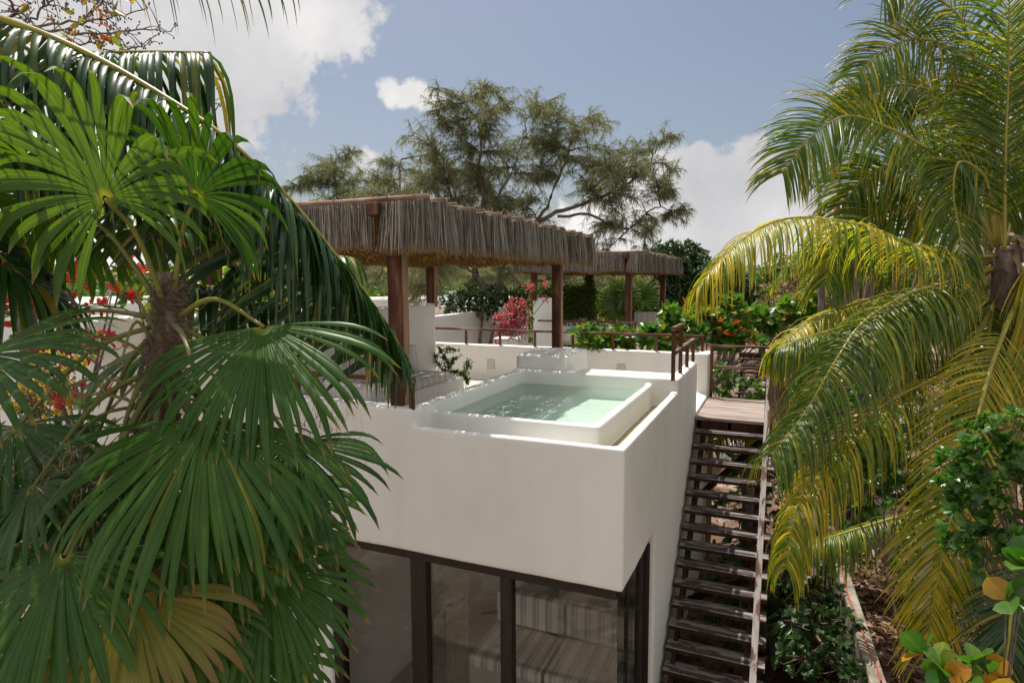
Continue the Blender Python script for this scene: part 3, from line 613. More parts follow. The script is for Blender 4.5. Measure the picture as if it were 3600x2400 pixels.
# ------------------------------------------------------------------ coconut palm, left (crown is above the frame)
cl = thing('coconut_palm', 'coconut palm whose long dark fronds arch in from the upper left corner', 'palm', (-4.6,-3.4,GZ), 'coconut palms')
Icl = Matrix.Translation(-cl.location); K = pd(-700,-250,2.4)
cl.location = (K.x, K.y, GZ); Icl = Matrix.Translation(-cl.location)
M = MB(); M.tube([V((K.x,K.y,GZ)), V((K.x+.1,K.y,-1)), K], [.16,.13,.12], 10); M.build('trunk', BARK, cl).matrix_parent_inverse = Icl
L1 = [K, pd(-300,0,2.9), pd(0,66,2.9), pd(306,189,2.9), pd(587,347,2.9), pd(800,490,2.9), pd(1000,680,2.95), pd(1160,870,3.0), pd(1300,1050,3.05), pd(1415,1230,3.1)]
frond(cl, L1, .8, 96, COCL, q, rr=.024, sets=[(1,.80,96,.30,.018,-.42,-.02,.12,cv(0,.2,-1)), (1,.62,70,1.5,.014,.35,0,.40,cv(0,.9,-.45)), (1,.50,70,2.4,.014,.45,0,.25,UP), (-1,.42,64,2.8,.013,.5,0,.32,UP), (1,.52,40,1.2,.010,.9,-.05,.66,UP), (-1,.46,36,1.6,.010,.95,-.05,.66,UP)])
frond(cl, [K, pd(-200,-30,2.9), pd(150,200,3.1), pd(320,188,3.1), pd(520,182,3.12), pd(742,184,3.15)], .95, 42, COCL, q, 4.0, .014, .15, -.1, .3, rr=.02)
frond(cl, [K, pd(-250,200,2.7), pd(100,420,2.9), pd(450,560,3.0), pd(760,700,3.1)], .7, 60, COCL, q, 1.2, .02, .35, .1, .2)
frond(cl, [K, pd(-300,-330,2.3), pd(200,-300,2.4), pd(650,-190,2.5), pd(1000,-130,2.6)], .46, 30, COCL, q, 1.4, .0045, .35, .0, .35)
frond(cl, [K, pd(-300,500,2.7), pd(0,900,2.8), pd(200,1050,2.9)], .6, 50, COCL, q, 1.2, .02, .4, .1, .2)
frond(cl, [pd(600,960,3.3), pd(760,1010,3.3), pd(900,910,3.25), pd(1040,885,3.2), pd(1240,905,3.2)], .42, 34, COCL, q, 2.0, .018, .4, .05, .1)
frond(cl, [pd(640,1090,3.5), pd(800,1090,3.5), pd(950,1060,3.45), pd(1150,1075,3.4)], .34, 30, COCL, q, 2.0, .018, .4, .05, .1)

# ------------------------------------------------------------------ coconut palm, right
K = pd(3545,900,6.5); cr_ = thing('coconut_palm', 'big sunlit coconut palm filling the right side beyond the staircase', 'palm', (K.x+.3,K.y+.2,GZ), 'coconut palms')
Icr = Matrix.Translation(-cr_.location); q = random.Random(21)
M = MB(); C = catmull([V((K.x+.3,K.y+.2,GZ)), V((K.x+.2,K.y+.2,-2)), K-UP*.5, K+UP*.1], 24); M.tube(C, [.15-.0015*i+.006*(i%2) for i in range(25)], 12); M.build('trunk', BARK, cr_).matrix_parent_inverse = Icr
RF = [
 ([(3530,880,6.4),(3533,560,6.3),(3545,250,6.2),(3550,-180,6.0)], .85, 84, COCR, .55),
 ([(3520,860,6.5),(3490,520,6.5),(3440,280,6.4),(3367,55,6.3),(3200,-40,6.2),(3100,-10,6.1)], .75, 74, COCR, .6),
 ([(3510,860,6.5),(3477,420,6.6),(3400,230,6.5),(3300,155,6.3),(3207,138,6.2),(3100,182,6.1),(3013,265,6.0)], .62, 76, COCR, .7),
 ([(3500,860,6.5),(3400,680,6.4),(3306,558,6.3),(3129,453,6.1),(2974,409,6.0),(2842,490,5.9),(2750,610,5.9)], .78, 88, COCR, .6),
 ([(3500,860,6.5),(3470,650,6.3),(3420,585,6.2),(3367,575,6.1),(3352,680,6.05),(3375,830,6.0),(3400,1000,6.0)], .55, 76, COCR, 1.3),
 ([(3500,900,6.5),(3380,900,6.3),(3207,860,6.1),(3024,790,6.0),(2797,765,5.9),(2640,820,5.8),(2521,927,5.75),(2450,1015,5.75)], .72, 88, COCY, 1.3),
 ([(3500,940,6.5),(3312,1000,6.2),(3184,1038,6.0),(3035,1132,5.8),(2936,1270,5.6),(2830,1450,5.5),(2712,1600,5.4)], .85, 92, COCR, 1.3),
 ([(3460,980,6.7),(3162,1024,6.7),(2963,1082,6.6),(2875,1110,6.6),(2770,1187,6.5),(2725,1230,6.5)], .62, 70, COCY, 1.4),
 ([(3450,1000,6.6),(3160,1090,6.3),(3024,1132,6.2),(2831,1187,6.1),(2731,1228,6.1)], .62, 66, COCR, 1.5),
 ([(3480,1100,6.5),(3361,1292,6.1),(3129,1402,5.9),(2963,1535,5.7),(2880,1628,5.65),(2797,1800,5.6),(2764,1998,5.6)], .62, 84, COCY, 1.2),
 ([(3600,1000,6.4),(3500,1242,5.7),(3440,1450,5.4),(3378,1683,5.2),(3328,1876,5.1),(3290,2070,5.1),(3255,2285,5.1)], .66, 96, COCY, .9),
 ([(3400,1760,7.6),(3196,1805,7.4),(3008,1860,7.3),(2897,1893,7.25),(2781,1910,7.2)], .55, 60, COCR, 1.8),
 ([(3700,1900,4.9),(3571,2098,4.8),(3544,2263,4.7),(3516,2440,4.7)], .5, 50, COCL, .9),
 ([(3540,860,6.5),(3610,560,6.5),(3660,300,6.4),(3720,100,6.4)], .8, 70, COCR, .6),
 ([(3550,870,6.5),(3660,800,6.3),(3750,900,6.2)], .8, 60, COCR, 1.0),
 ([(3560,900,6.4),(3660,1050,6.1),(3690,1300,5.9),(3680,1600,5.8)], .8, 80, COCY, 1.0),
 ([(3500,860,6.6),(3300,640,6.8),(3180,580,6.8),(3050,620,6.8),(2960,720,6.8)], .7, 74, COCR, .9),
 ([(3490,880,6.6),(3300,760,6.7),(3120,740,6.7),(2970,830,6.6),(2900,1000,6.6)], .7, 74, COCR, 1.3),
 ([(3490,920,6.6),(3330,960,6.6),(3230,1120,6.5),(3150,1380,6.5)], .7, 70, COCR, 1.1),
 ([(3520,960,6.6),(3480,1150,6.5),(3460,1400,6.4),(3430,1600,6.4)], .7, 74, COCR, 1.0),
 ([(3490,860,7.0),(3340,420,7.1),(3240,330,7.1),(3120,330,7.1),(2990,400,7.1)], .7, 70, COCR, .9),
 ([(3500,870,6.9),(3420,520,7.0),(3330,360,7.0),(3200,300,7.0),(3060,320,7.0),(2960,400,7.0)], .6, 70, COCR, .8),
]
HANG = {5:1.6, 6:1.5, 7:2.2, 8:2.4, 9:1.9, 11:2.6, 18:2.0, 19:1.8}; FWD = {10:.35, 12:.4, 15:.5}
for fi, (P_, L, n_, mt, dr) in enumerate(RF):
    L *= .98 if fi in (3,5,6) else 1.1
    if fi in HANG: frond(cr_, [pd(*p) for p in P_], L, int(n_*1.7), mt, q, HANG[fi], .0092, .40, .0, .12, up=UP, rr=.024)
    elif fi in FWD: frond(cr_, [pd(*p) for p in P_], L, int(n_*1.6), mt, q, FWD[fi], .0092, .80, .03, .12, up=FUP, rr=.024)
    else: frond(cr_, [pd(*p) for p in P_], L, int(n_*1.7), mt, q, dr*.8, .0094, .6, .06, .12, up=FUP, rr=.024)
frond(cr_, [pd(3361,1292,6.0), pd(3129,1410,5.8), pd(2963,1535,5.65), pd(2900,1610,5.6)], .5, 22, COCP, q, 1.1, .018, .6, .1, .25, one=1)
M = MB()
for i in range(46):
    a = pd(2722+q.uniform(-8,10),1240,6.2); b = pd(2735+q.uniform(-35,35),1400,6.2); c = pd(2740+q.uniform(-50,50),1520+q.uniform(-60,30),6.2); M.ribbon([a,b,c],[.012,.014,.003],cv(1,0,q.uniform(-1,1)))
M.build('dead_frond', DEAD, cr_).matrix_parent_inverse = Icr
M = MB()
for i in range(60):
    a = K+V((q.gauss(0,.08),q.gauss(0,.08),q.uniform(-.3,.3))); b = a+V((q.gauss(0,.25),q.gauss(0,.25),q.uniform(-.5,.1))); M.ribbon([a,(a+b)/2+UP*.05,b],[.03,.025,.006],cv(1,0,q.uniform(-1,1)))
M.build('leaf_sheath', DEAD, cr_).matrix_parent_inverse = Icr

# ------------------------------------------------------------------ broadleaf plants
def rosette(M, p, ax, n, L, W, q, spread=1.0, us=None):
    ax = ax.normalized(); a = ax.cross(V((.31,.2,.9))).normalized(); b = ax.cross(a); ph = q.uniform(0,6.28)
    for i in range(n):
        t = ph + i*2.4; k = .35+.65*q.random(); d = (a*math.cos(t)+b*math.sin(t))*spread*k + ax*(.9-.5*k)
        M.leaf(p, d, d.cross(ax) + V((q.gauss(0,.3),q.gauss(0,.3),q.gauss(0,.3))), L*q.uniform(.7,1.15), W*q.uniform(.8,1.1), .3, None if us is None else q.choice(us), q.uniform(.05,.35))
def plant(name, label, cat, base, clumps, L, W, mat, nleaf=9, tw=.008, q=R, group=None, stemmat=BARK, upb=.7, trunk=.03, us=None, den=1.0):
    """clumps: (point, radius, count): rosettes of leaves on twigs that run back to a stem"""
    t = thing(name, label, cat, tuple(base), group); I = Matrix.Translation(-t.location); M = MB(); T = MB(); base = V(base)
    cen = sum((V(c) for c, r, n in clumps), V((0,0,0)))/len(clumps); node = base.lerp(cen, .72); node.z -= .15
    T.tube(catmull([base, base.lerp(node,.5)+V((.05,.03,0)), node], 8), [trunk*1.2*(1-.05*i) for i in range(9)], 7)
    for c, r, n in clumps:
        c = V(c); mid = node.lerp(c, .5) - V((0,0,.05)); T.tube(catmull([node, mid, c], 8), [trunk*.7*(1-.08*i) for i in range(9)], 6)
        for i in range(int(n*den)):
            while 1:
                o = V((q.uniform(-1,1),q.uniform(-1,1),q.uniform(-.8,.8)))
                if o.length < 1: break
            p = c + o*r; ax = (o + UP*upb).normalized()
            T.tube([c + o*r*.2, p - ax*.05, p], [tw, tw*.8, tw*.5], 4)
            rosette(M, p, ax, nleaf, L, W, q, us=us)
    T.build('stems', stemmat, t).matrix_parent_inverse = I
    M.build('foliage', mat, t).matrix_parent_inverse = I; return t
q = random.Random(31)
# sea almond between the houses
cl_ = []
for x, y, d, r, n in ((2070,1195,13.6,.28,12),(2170,1205,13.6,.28,12),(2290,1190,13.6,.30,14),(2390,1195,13.6,.28,12),(2380,1110,13.8,.28,10),(2480,1150,13.9,.34,16),(2570,1180,13.9,.32,14),(2560,1095,14.2,.34,14),(2670,1120,14.4,.36,16),(2760,1110,14.6,.32,14),(2850,1090,14.8,.32,12),(2640,1210,13.8,.25,8),(2900,1130,14.6,.34,12)):
    cl_.append((pd(x,y,d), r, n))
plant('almond_tree', 'sea almond with broad glossy leaves and a few red ones between the two houses', 'tree', (-.6,9.2,GZ), cl_, .29, .15, ALM, 8, .01, q, trunk=.035, den=1.2)
# plants behind and beside the stairs
cl_ = []
for x, y, d, r, n in ((2560,1330,13,.35,12),(2650,1380,13,.35,12),(2530,1450,13,.3,9),(2600,1520,13,.35,9),(2600,1650,12,.3,10),(2620,1780,12,.4,12),(2590,1900,12,.4,12),(2600,2050,11.5,.4,12),(2620,2180,11,.4,10),(2650,1460,12,.3,8),(2560,1780,12.5,.35,8)):
    cl_.append((pd(x,y,d), r, n))
plant('garden_shrub', 'dark green shrub seen between the stair treads', 'shrub', (.9,9.0,GZ), cl_, .17,.085, SHR, 8, .006, q)
cl_ = []
for x, y, d, r, n in ((3000,1610,6.3,.22,14),(3100,1570,6.3,.22,14),(3200,1620,6.4,.22,12),(2950,1700,6.6,.22,12),(3060,1700,6.5,.24,14),(3160,1700,6.5,.22,12),(3000,1790,6.7,.22,12),(3250,1700,6.6,.2,9)):
    cl_.append((pd(x,y,d), r, n))
plant('round_leaf_shrub', 'leafy green shrub in front of the yellow fronds, right of the handrail', 'shrub', (2.9,3.4,GZ), cl_, .10,.062, SHR, 8, .005, q, trunk=.018)
cl_ = []
for x, y, d, r, n in ((3560,1500,4.3,.16,14),(3450,1560,4.4,.16,14),(3380,1640,4.5,.16,14),(3500,1660,4.3,.18,16),(3600,1700,4.3,.2,14),(3420,1760,4.5,.18,16),(3540,1820,4.3,.2,16),(3400,1880,4.5,.17,14),(3480,1950,4.4,.18,14),(3600,1950,4.3,.16,12),(3370,1700,4.6,.12,8),(3600,1600,4.3,.15,10)):
    cl_.append((pd(x,y,d), r, n))
plant('round_leaf_shrub', 'leafy green shrub at the right edge above the orange leaves', 'shrub', tuple(pd(3900,2600,4.5)), cl_, .082,.05, SHR, 8, .004, q, trunk=.01)
cl_ = [(pd(x,y,d), r, n) for x, y, d, r, n in ((3340,2340,3.9,.12,3),(3430,2400,3.8,.12,3),(3510,2430,3.8,.12,2),(3260,2290,3.95,.05,1),(3540,2090,3.7,.08,1),(3590,2010,3.7,.06,2),(3590,2130,3.7,.06,1))]
plant('sea_grape', 'sea grape with large round green and orange leaves at the lower right corner', 'shrub', tuple(pd(3700,2900,3.9)), cl_, .16,.155, SEAG, 4, .006, q, trunk=.010)
cl_ = [(pd(x,y,d), r, n) for x, y, d, r, n in ((2790,2010,8.6,.4,16),(2880,2120,8.4,.4,16),(2760,2180,8.2,.4,14),(2930,2250,7.6,.35,14),(2830,2310,7.4,.35,12),(2980,2350,6.9,.3,10),(2770,1880,9,.4,12),(2740,1730,9.4,.4,12),(2960,2180,7.8,.25,6))]
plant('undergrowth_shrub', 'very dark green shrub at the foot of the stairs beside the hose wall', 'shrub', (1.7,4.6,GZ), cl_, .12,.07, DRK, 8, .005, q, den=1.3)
cl_ = [(pd(x,y,d), r, n) for x, y, d, r, n in ((3080,1650,9.5,.5,16),(3200,1780,9.5,.5,14),(3300,1560,9.5,.6,18),(3330,1820,8.5,.5,10),(3020,1560,9.8,.4,10),(3480,1750,8.2,.5,14),(3600,1450,8,.6,16),(2830,1420,10,.5,14),(2900,1540,9.8,.5,14),(2860,1330,10.5,.5,14),(3000,1430,10,.5,14),(3130,1500,9.6,.5,14),(2860,1680,9.5,.5,14),(3150,1900,9,.4,12),(3050,1800,9.4,.4,12),(3500,1250,8.5,.6,16),(3250,1400,9.5,.6,14))]
plant('background_shrub', 'tall shrub behind the coconut palm lower fronds', 'shrub', (4.6,6.8,GZ), cl_, .14,.075, SHR, 8, .006, q, trunk=.014, den=1.5)
# red-leaved shrub and yellow flowers left
cl_ = [(pd(x,y,d), r, n) for x, y, d, r, n in ((60,940,7,.45,13),(180,1020,7,.45,14),(90,1110,6.8,.4,12),(300,1230,6.6,.4,12),(230,1340,6.5,.4,12),(60,1290,6.6,.3,5),(400,1000,7,.4,6),(450,900,7,.3,4),(740,1060,8,.25,3))]
plant('red_leaf_shrub', 'crimson leaved shrub glowing behind the fan palm at left', 'shrub', tuple(pd(200,2600,6.8)), cl_, .15,.07, RED, 6, .008, q)
cl_ = [(pd(x,y,d), r, n) for x, y, d, r, n in ((180,1300,4.0,.15,30),(130,1420,4.0,.17,30),(250,1260,4.0,.12,20),(80,1360,4,.15,22))]
plant('yellow_flower_shrub', 'bush of tiny yellow and green flower sprays at far left', 'shrub', tuple(pd(130,2700,4.1)), cl_, .03,.016, YFL, 8, .004, q, trunk=.01)
cl_ = [(pd(x,y,d), r, n) for x, y, d, r, n in ((480,1040,7.6,.4,12),(560,960,8,.4,12),(750,1010,9,.4,10),(860,980,9,.4,10),(620,1040,8,.4,10),(200,1180,8,.5,10))]
plant('mixed_shrub', 'green shrub with orange leaf tips between the fan palm and the white wall', 'shrub', tuple(pd(560,2300,8)), cl_, .15,.07, ALM, 7, .006, q)
cl_ = [(pd(x,y,d), r, n) for x, y, d, r, n in ((150,1900,4.6,.5,26),(420,2100,4.6,.5,26),(700,2200,4.6,.5,24),(920,2250,4.4,.35,16),(100,2300,4.4,.5,22),(350,1600,4.8,.45,20),(80,1600,4.8,.4,18),(800,1650,4.2,.35,16),(560,2380,4,.4,16),(330,1850,4.8,.4,16))]
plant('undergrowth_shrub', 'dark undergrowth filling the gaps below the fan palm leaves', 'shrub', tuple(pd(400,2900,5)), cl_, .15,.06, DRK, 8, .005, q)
# top-left almond branches
q = random.Random(41)
at_ = thing('almond_branches', 'bare almond branches with a few orange leaves against the cloud at top left', 'tree', tuple(pd(-500,900,4.2))); Ia = Matrix.Translation(-at_.location)
T = MB(); M = MB(); HB = V(at_.location)
def br(pts, r0, d=4.2, leaves=1):
    C = catmull([pd(x,y,d+.1*math.sin(i*1.7)) for i,(x,y) in enumerate(pts)], 22)
    for i in range(1,22): C[i] = C[i] + V((q.gauss(0,.006),q.gauss(0,.006),q.gauss(0,.008)))
    T.tube(C, [r0*(1-.7*i/22) for i in range(23)], 5)
    for i in range(5,23):
        if q.random() < .75:
            d1 = V((q.gauss(0,1),q.gauss(0,1),q.gauss(.3,.8))).normalized(); l = q.uniform(.04,.16); e = C[i]+d1*l
            T.tube([C[i], C[i].lerp(e,.5)+UP*.01, e], [.004,.003,.002], 4)
            for k in range(q.randint(1,5)):
                s_ = e + V((q.gauss(0,.012),q.gauss(0,.012),q.gauss(0,.012))); T.tube([s_, s_+V((q.gauss(0,.006),0,.012))], [.006,.004], 5)
            if leaves and q.random() < .22: rosette(M, e, d1+UP*.5, q.randint(2,3), .085, .038, q, .8)
T.tube([HB, pd(-300,300,4.2), pd(0,150,4.2)], [.05,.03,.02], 8)
br([(-20,140),(60,40),(120,90),(200,110),(330,40),(380,-20)], .012); br([(-60,200),(120,95),(230,80),(330,75),(430,50),(520,30)], .011); br([(0,180),(150,110),(270,120),(400,115),(520,105),(600,112)], .011)
br([(30,0),(60,50),(110,95)], .01); br([(150,20),(170,-40)], .008); br([(200,170),(300,150),(380,150),(410,142)], .007); br([(330,190),(420,175),(480,170),(530,152)], .006)
br([(100,80),(200,-10),(260,-40)], .008); br([(640,260),(700,330),(735,350),(790,340)], .006); br([(650,330),(690,390),(760,400)], .005); br([(240,110),(300,60),(340,10),(380,-30)], .008)
T.build('branches', BARK, at_).matrix_parent_inverse = Ia; M.build('foliage', ALMO, at_).matrix_parent_inverse = Ia

# climbing plant by the seat, vines, bougainvillea
def sprays(M, path, n, ln, lf, W, q, gr=.0):
    C = catmull(path, 30)
    for i in range(n):
        p = C[q.randint(4,30)]; d = V((q.gauss(0,1),q.gauss(0,1),q.gauss(.1,.7))).normalized()
        for k in range(8):
            s_ = p + d*(ln*k/8) - UP*(gr*(k/8)**2); M.leaf(s_, V((q.gauss(0,1),q.gauss(0,1),q.gauss(0,1))), V((q.gauss(0,1),q.gauss(0,1),1)), lf*q.uniform(.6,1.2), W, .2)
q = random.Random(51)
cp = thing('climbing_plant', 'small straggling plant growing at the end of the plaster bench', 'plant', (-4.2,5.3,-.72)); Ic = Matrix.Translation(-cp.location); T = MB(); M = MB()
def P3(z, y=5.2):  # point of the 3.136x survey crop on the plane y
    x_, y_ = 1000+z[0]/3.136, 1200+z[1]/3.136; r_ = ray(x_, y_); return CAM + r_*((y-CAM.y)/r_.y)
for path in ([(1800,420),(1800,250),(1730,120),(1700,60)], [(1800,400),(1760,200),(1800,80),(1900,100)], [(1800,300),(1850,220),(1920,170)], [(1800,360),(1700,250),(1650,120)], [(1820,400),(1950,370),(2010,300),(2030,220)], [(1900,400),(2000,400),(2030,470)], [(1800,350),(1870,330),(1960,360)]):
    pp_ = [P3(z) for z in path]; T.tube(catmull(pp_,10), [.012-.0009*i for i in range(11)], 5); sprays(M, pp_, 34, .09, .045, .022, q)
T.build('stems', BARK, cp).matrix_parent_inverse = Ic; M.build('foliage', VINE, cp).matrix_parent_inverse = Ic
bo = thing('bougainvillea', 'pink flowering bougainvillea left of the white pillar', 'plant', (-5.9,10.7,-.2)); Ib = Matrix.Translation(-bo.location); T = MB(); M = MB(); Lf = MB()
for x, y, r, n in ((1800,1080,.2,40),(1815,1110,.2,36),(1760,1120,.16,24),(1805,1150,.2,34),(1840,1070,.16,20),(1800,1135,.2,24),(1760,1145,.14,16),(1840,1125,.18,24),(1775,1165,.18,16),(1868,1010,.10,14),(1838,1165,.14,12),(1916,1000,.07,7),(1924,1045,.08,5),(1745,1205,.07,6)):
    c = pd(x,y,16.6); T.tube(catmull([V((-5.9,10.7,-.3)), V((-5.9,10.7,-.3)).lerp(c,.5)+V((.1,0,.1)), c], 8), .01, 5)
    for i in range(int(n*1.7)):
        p = c+V((q.gauss(0,r*.62),q.gauss(0,r*.6),q.gauss(0,r*.62)))
        for k in range(3): M.leaf(p, V((q.gauss(0,1),q.gauss(0,1),q.gauss(0,1))), V((q.gauss(0,1),q.gauss(0,1),q.gauss(0,1))), .055, .045, .4)
        if 1: Lf.leaf(p+V((q.gauss(0,.07),.05,q.gauss(0,.07))), V((q.gauss(0,1),q.gauss(0,1),q.gauss(0,1))), V((q.gauss(0,1),q.gauss(0,1),q.gauss(0,1))), .07, .045)
T.build('stems', BARK, bo).matrix_parent_inverse = Ib; M.build('flowers', BOUG, bo).matrix_parent_inverse = Ib; Lf.build('foliage', VINE, bo).matrix_parent_inverse = Ib
def ivy(label, boxes, n, loc, lf=.075):
    t = thing('ivy', label, 'plant', loc); I = Matrix.Translation(-t.location); M = MB(); T = MB()
    for (x0,x1,y0,y1,z0,z1), k in boxes:
        T.tube([V((x0,y0,z0)), V(((x0+x1)/2,y0,(z0+z1)/2)), V((x1,y1,z1))], .012, 5)
        for i in range(k):
            p = V((q.uniform(x0,x1),q.uniform(y0,y1),z1-(z1-z0)*q.random()**1.15)); p += V((q.gauss(0,.05),q.gauss(0,.05),q.gauss(0,.05)))
            M.leaf(p, V((q.gauss(0,.6),-.6+q.gauss(0,.5),q.gauss(-.5,.5))), V((1,q.gauss(0,.4),q.gauss(0,.5))), lf*q.uniform(.6,1.3), lf*.75, .2)
    T.build('stems', BARK, t).matrix_parent_inverse = I; M.build('foliage', VINE, t).matrix_parent_inverse = I
ivy('dense green vine covering the side wall and a post of the second house terrace', [((-5.36,-5.02,11.6,16.6,-.1,1.28),9000),((-5.0,-4.98,11.7,16.5,-.65,1.2),3200),((-5.4,-5.1,16.3,16.6,1.0,1.95),700)], 1, (-5.1,16,-.7))
ivy('yellow green creeper along the far railing of the second house', [((-6.2,.1,18.30,18.55,.0,.5),2600)], 1, (-3,18.4,-.7), .09)

# ------------------------------------------------------------------ feathery casuarina trees
def casuarina(label, base, limbs, clumps, q, scale=1.0, tr=.22, den=170, needle=.30):
    t = thing('casuarina_tree', label, 'tree', tuple(base), 'feathery casuarina trees'); I = Matrix.Translation(-t.location); T = MB(); M = MB(); nodes = []
    for pts, r0, r1 in limbs:
        r0 *= .72; r1 *= .8
        C = catmull(pts, 24)
        for i in range(1,24): C[i] = C[i] + V((q.gauss(0,.04),q.gauss(0,.04),q.gauss(0,.04)))*scale
        T.tube(C, [r0+(r1-r0)*i/24 for i in range(25)], 7); nodes += C[3:]
    for c, r in clumps:
        c = V(c) + V((q.gauss(0,.2),q.gauss(0,.7),0)); src = min(nodes, key=lambda k: (k-c).length + (.8 if k.z > c.z+.3 else 0))
        out = (c - src); L0 = max(out.length,.01); bn = V((q.gauss(0,.1),q.gauss(0,.1),.12))*L0
        C = catmull([src, src.lerp(c,.5)+bn, c + out.normalized()*r*.5], 10); T.tube(C, [.035*scale*(1-.085*i) for i in range(11)], 5); nodes += C[4:]
        nt_ = max(10, int(26*r/.6))
        for j in range(nt_):                                # twigs, each a drooping plume
            d = V((q.gauss(0,1),q.gauss(0,1),q.gauss(.55,.6))).normalized(); d = (d + out.normalized()*.6).normalized(); s0 = C[q.randint(1,10)]
            l = r*q.uniform(.6,1.7); P_ = [s0]; dd = d.copy()
            for k in range(5): dd = (dd + V((0,0,-.15))).normalized(); P_.append(P_[-1]+dd*(l/5))
            T.tube(P_, [.012*scale,.01*scale,.008*scale,.006*scale,.005*scale,.003*scale], 4)
            for k in range(int(den/nt_*r/.6*1.25)):
                f = q.uniform(.15,1)*4.99; i = int(f); p = P_[i].lerp(P_[i+1], f-i)
                nd_ = (dd*.5 + V((q.gauss(0,.5),q.gauss(0,.5),q.gauss(-.45,.45)))).normalized(); ll = needle*q.uniform(.5,1.25)
                w = nd_.cross(V((q.gauss(0,1),q.gauss(0,1),q.gauss(0,1)))).normalized()
                M.ribbon([p, p+nd_*ll*.5, p+nd_*ll*.95-UP*(.18*ll)], [.0075*scale,.005*scale,.002*scale], w)
    T.build('trunk', BARK, t).matrix_parent_inverse = I; M.build('crown', CASU, t, False).matrix_parent_inverse = I; return t
q = random.Random(61); D0 = 22.5
def C_(x, y, d=D0): return pd(x, y, d)
B0 = C_(1745,1100); B0.z = -4.1
limbs = [([B0, C_(1742,1110), C_(1712,1030), C_(1672,960)], .24,.17), ([C_(1672,960), C_(1690,850), C_(1700,700), C_(1690,560), C_(1680,420)], .15,.03), ([C_(1672,960), C_(1640,860), C_(1600,740), C_(1570,640), C_(1560,560)], .12,.03),
 ([C_(1712,1030), C_(1780,930), C_(1880,790), C_(1960,650), C_(2010,500), C_(2060,420)], .14,.02), ([C_(1880,790), C_(1980,740), C_(2120,690), C_(2230,640), C_(2290,560), C_(2310,510)], .12,.02),
 ([C_(1960,760), C_(2080,760), C_(2200,800), C_(2300,730), C_(2370,740)], .08,.02), ([C_(1700,760), C_(1780,640), C_(1830,520), C_(1850,420)], .08,.02), ([C_(1672,960), C_(1560,900), C_(1450,800)], .08,.02),
 ([C_(1742,1050), C_(1850,1000), C_(1980,960), C_(2080,930)], .09,.03)]
cl_ = []
for x, y, r in ((1615,350,.45),(1700,345,.5),(1770,350,.4),(1560,400,.55),(1640,430,.7),(1740,440,.7),(1830,400,.55),(1880,380,.5),(1935,420,.6),(2000,420,.6),(2065,410,.5),(1530,430,.35),(1520,540,.5),(1580,520,.7),(1660,540,.8),(1760,540,.8),(1850,500,.8),(1940,520,.8),(2030,490,.7),(2085,540,.45),(2040,590,.6),
   (1490,600,.6),(1560,640,.8),(1650,650,.8),(1750,660,.8),(1860,620,.7),(1960,620,.6),(1430,690,.5),(1500,720,.7),(1600,750,.8),(1710,770,.7),(1830,730,.5),(1330,620,.35),(1380,700,.4),(1420,800,.6),(1530,830,.7),(1640,860,.6),(1740,850,.5),
   (2080,660,.6),(2140,590,.55),(2200,550,.5),(2260,520,.45),(2320,500,.4),(2190,640,.7),(2270,620,.6),(2340,590,.4),(2140,720,.6),(2230,700,.6),(2310,680,.5),(2360,680,.35),(2390,740,.35),(2350,760,.35),(2260,770,.5),(2180,790,.55),(2100,800,.5),(2160,860,.45),(2250,850,.35),(2060,880,.4),(2280,790,.3),
   (1450,900,.6),(1560,940,.6),(1500,1000,.7),(1650,1000,.5),(1830,960,.5),(1900,900,.4),(1420,1000,.6),(1560,1040,.5),(1480,660,.6),(1540,680,.6),(1620,700,.6),(1700,700,.6),(1760,740,.6),(1560,780,.6),(1660,800,.6),(1450,740,.6),(1600,600,.6),(1700,600,.6),(1800,590,.6),(1880,560,.6),(1640,480,.5),(1720,480,.5),(1900,470,.5),(2000,550,.5),(2120,650,.5),(2200,600,.5),(2240,660,.5),(2300,640,.4),(1800,800,.5),(1860,720,.5)):
    cl_.append((C_(x,y), r*1.08))
casuarina('big feathery casuarina tree rising behind the thatched pergola', B0, limbs, cl_, q, 1.0, den=820, needle=.28)
def small_cas(label, sp_, D, base, top, seed):
    qq = random.Random(seed); b = pd(*base, D); b.z = -4.1
    lim = [([b, pd(base[0],base[1],D), pd((base[0]+top[0])/2,(base[1]+top[1])/2,D), pd(*top,D)], .2,.04)]
    casuarina(label, b, lim, [(pd(x,y,D), r) for x, y, r in sp_], qq, 1.25, den=760, needle=.40)
small_cas('far casuarina tree left of the big one, above the pergola pole', [(1180,540,.5),(1170,580,.7),(1240,610,.6),(1280,640,.6),(1110,620,.5),(1075,640,.5),(1040,660,.4),(1150,650,.8),(1220,690,.8),(1120,720,.7),(1180,760,.8),(1260,720,.7),(1090,760,.6),(1280,780,.6)], 32, (1190,950), (1180,560), 5)
small_cas('slender far casuarina between the two larger ones', [(1420,545,.4),(1380,570,.5),(1420,610,.5),(1360,640,.6),(1340,690,.6),(1400,690,.7),(1340,750,.7),(1420,760,.7),(1310,700,.4)], 30, (1390,950), (1410,560), 6)
small_cas('low casuarina thicket behind the pergola posts', [(1480,960,.8),(1600,960,.9),(1750,970,.9),(1900,980,.9),(2050,990,.9),(1350,1000,.8),(1980,950,.6),(2120,960,.7),(1280,940,.7),(1540,1020,.9),(1800,1020,.9),(1400,900,.7),(1180,980,.9),(1060,960,.9),(900,940,1),(820,900,1)], 34, (1700,1150), (1700,960), 7)

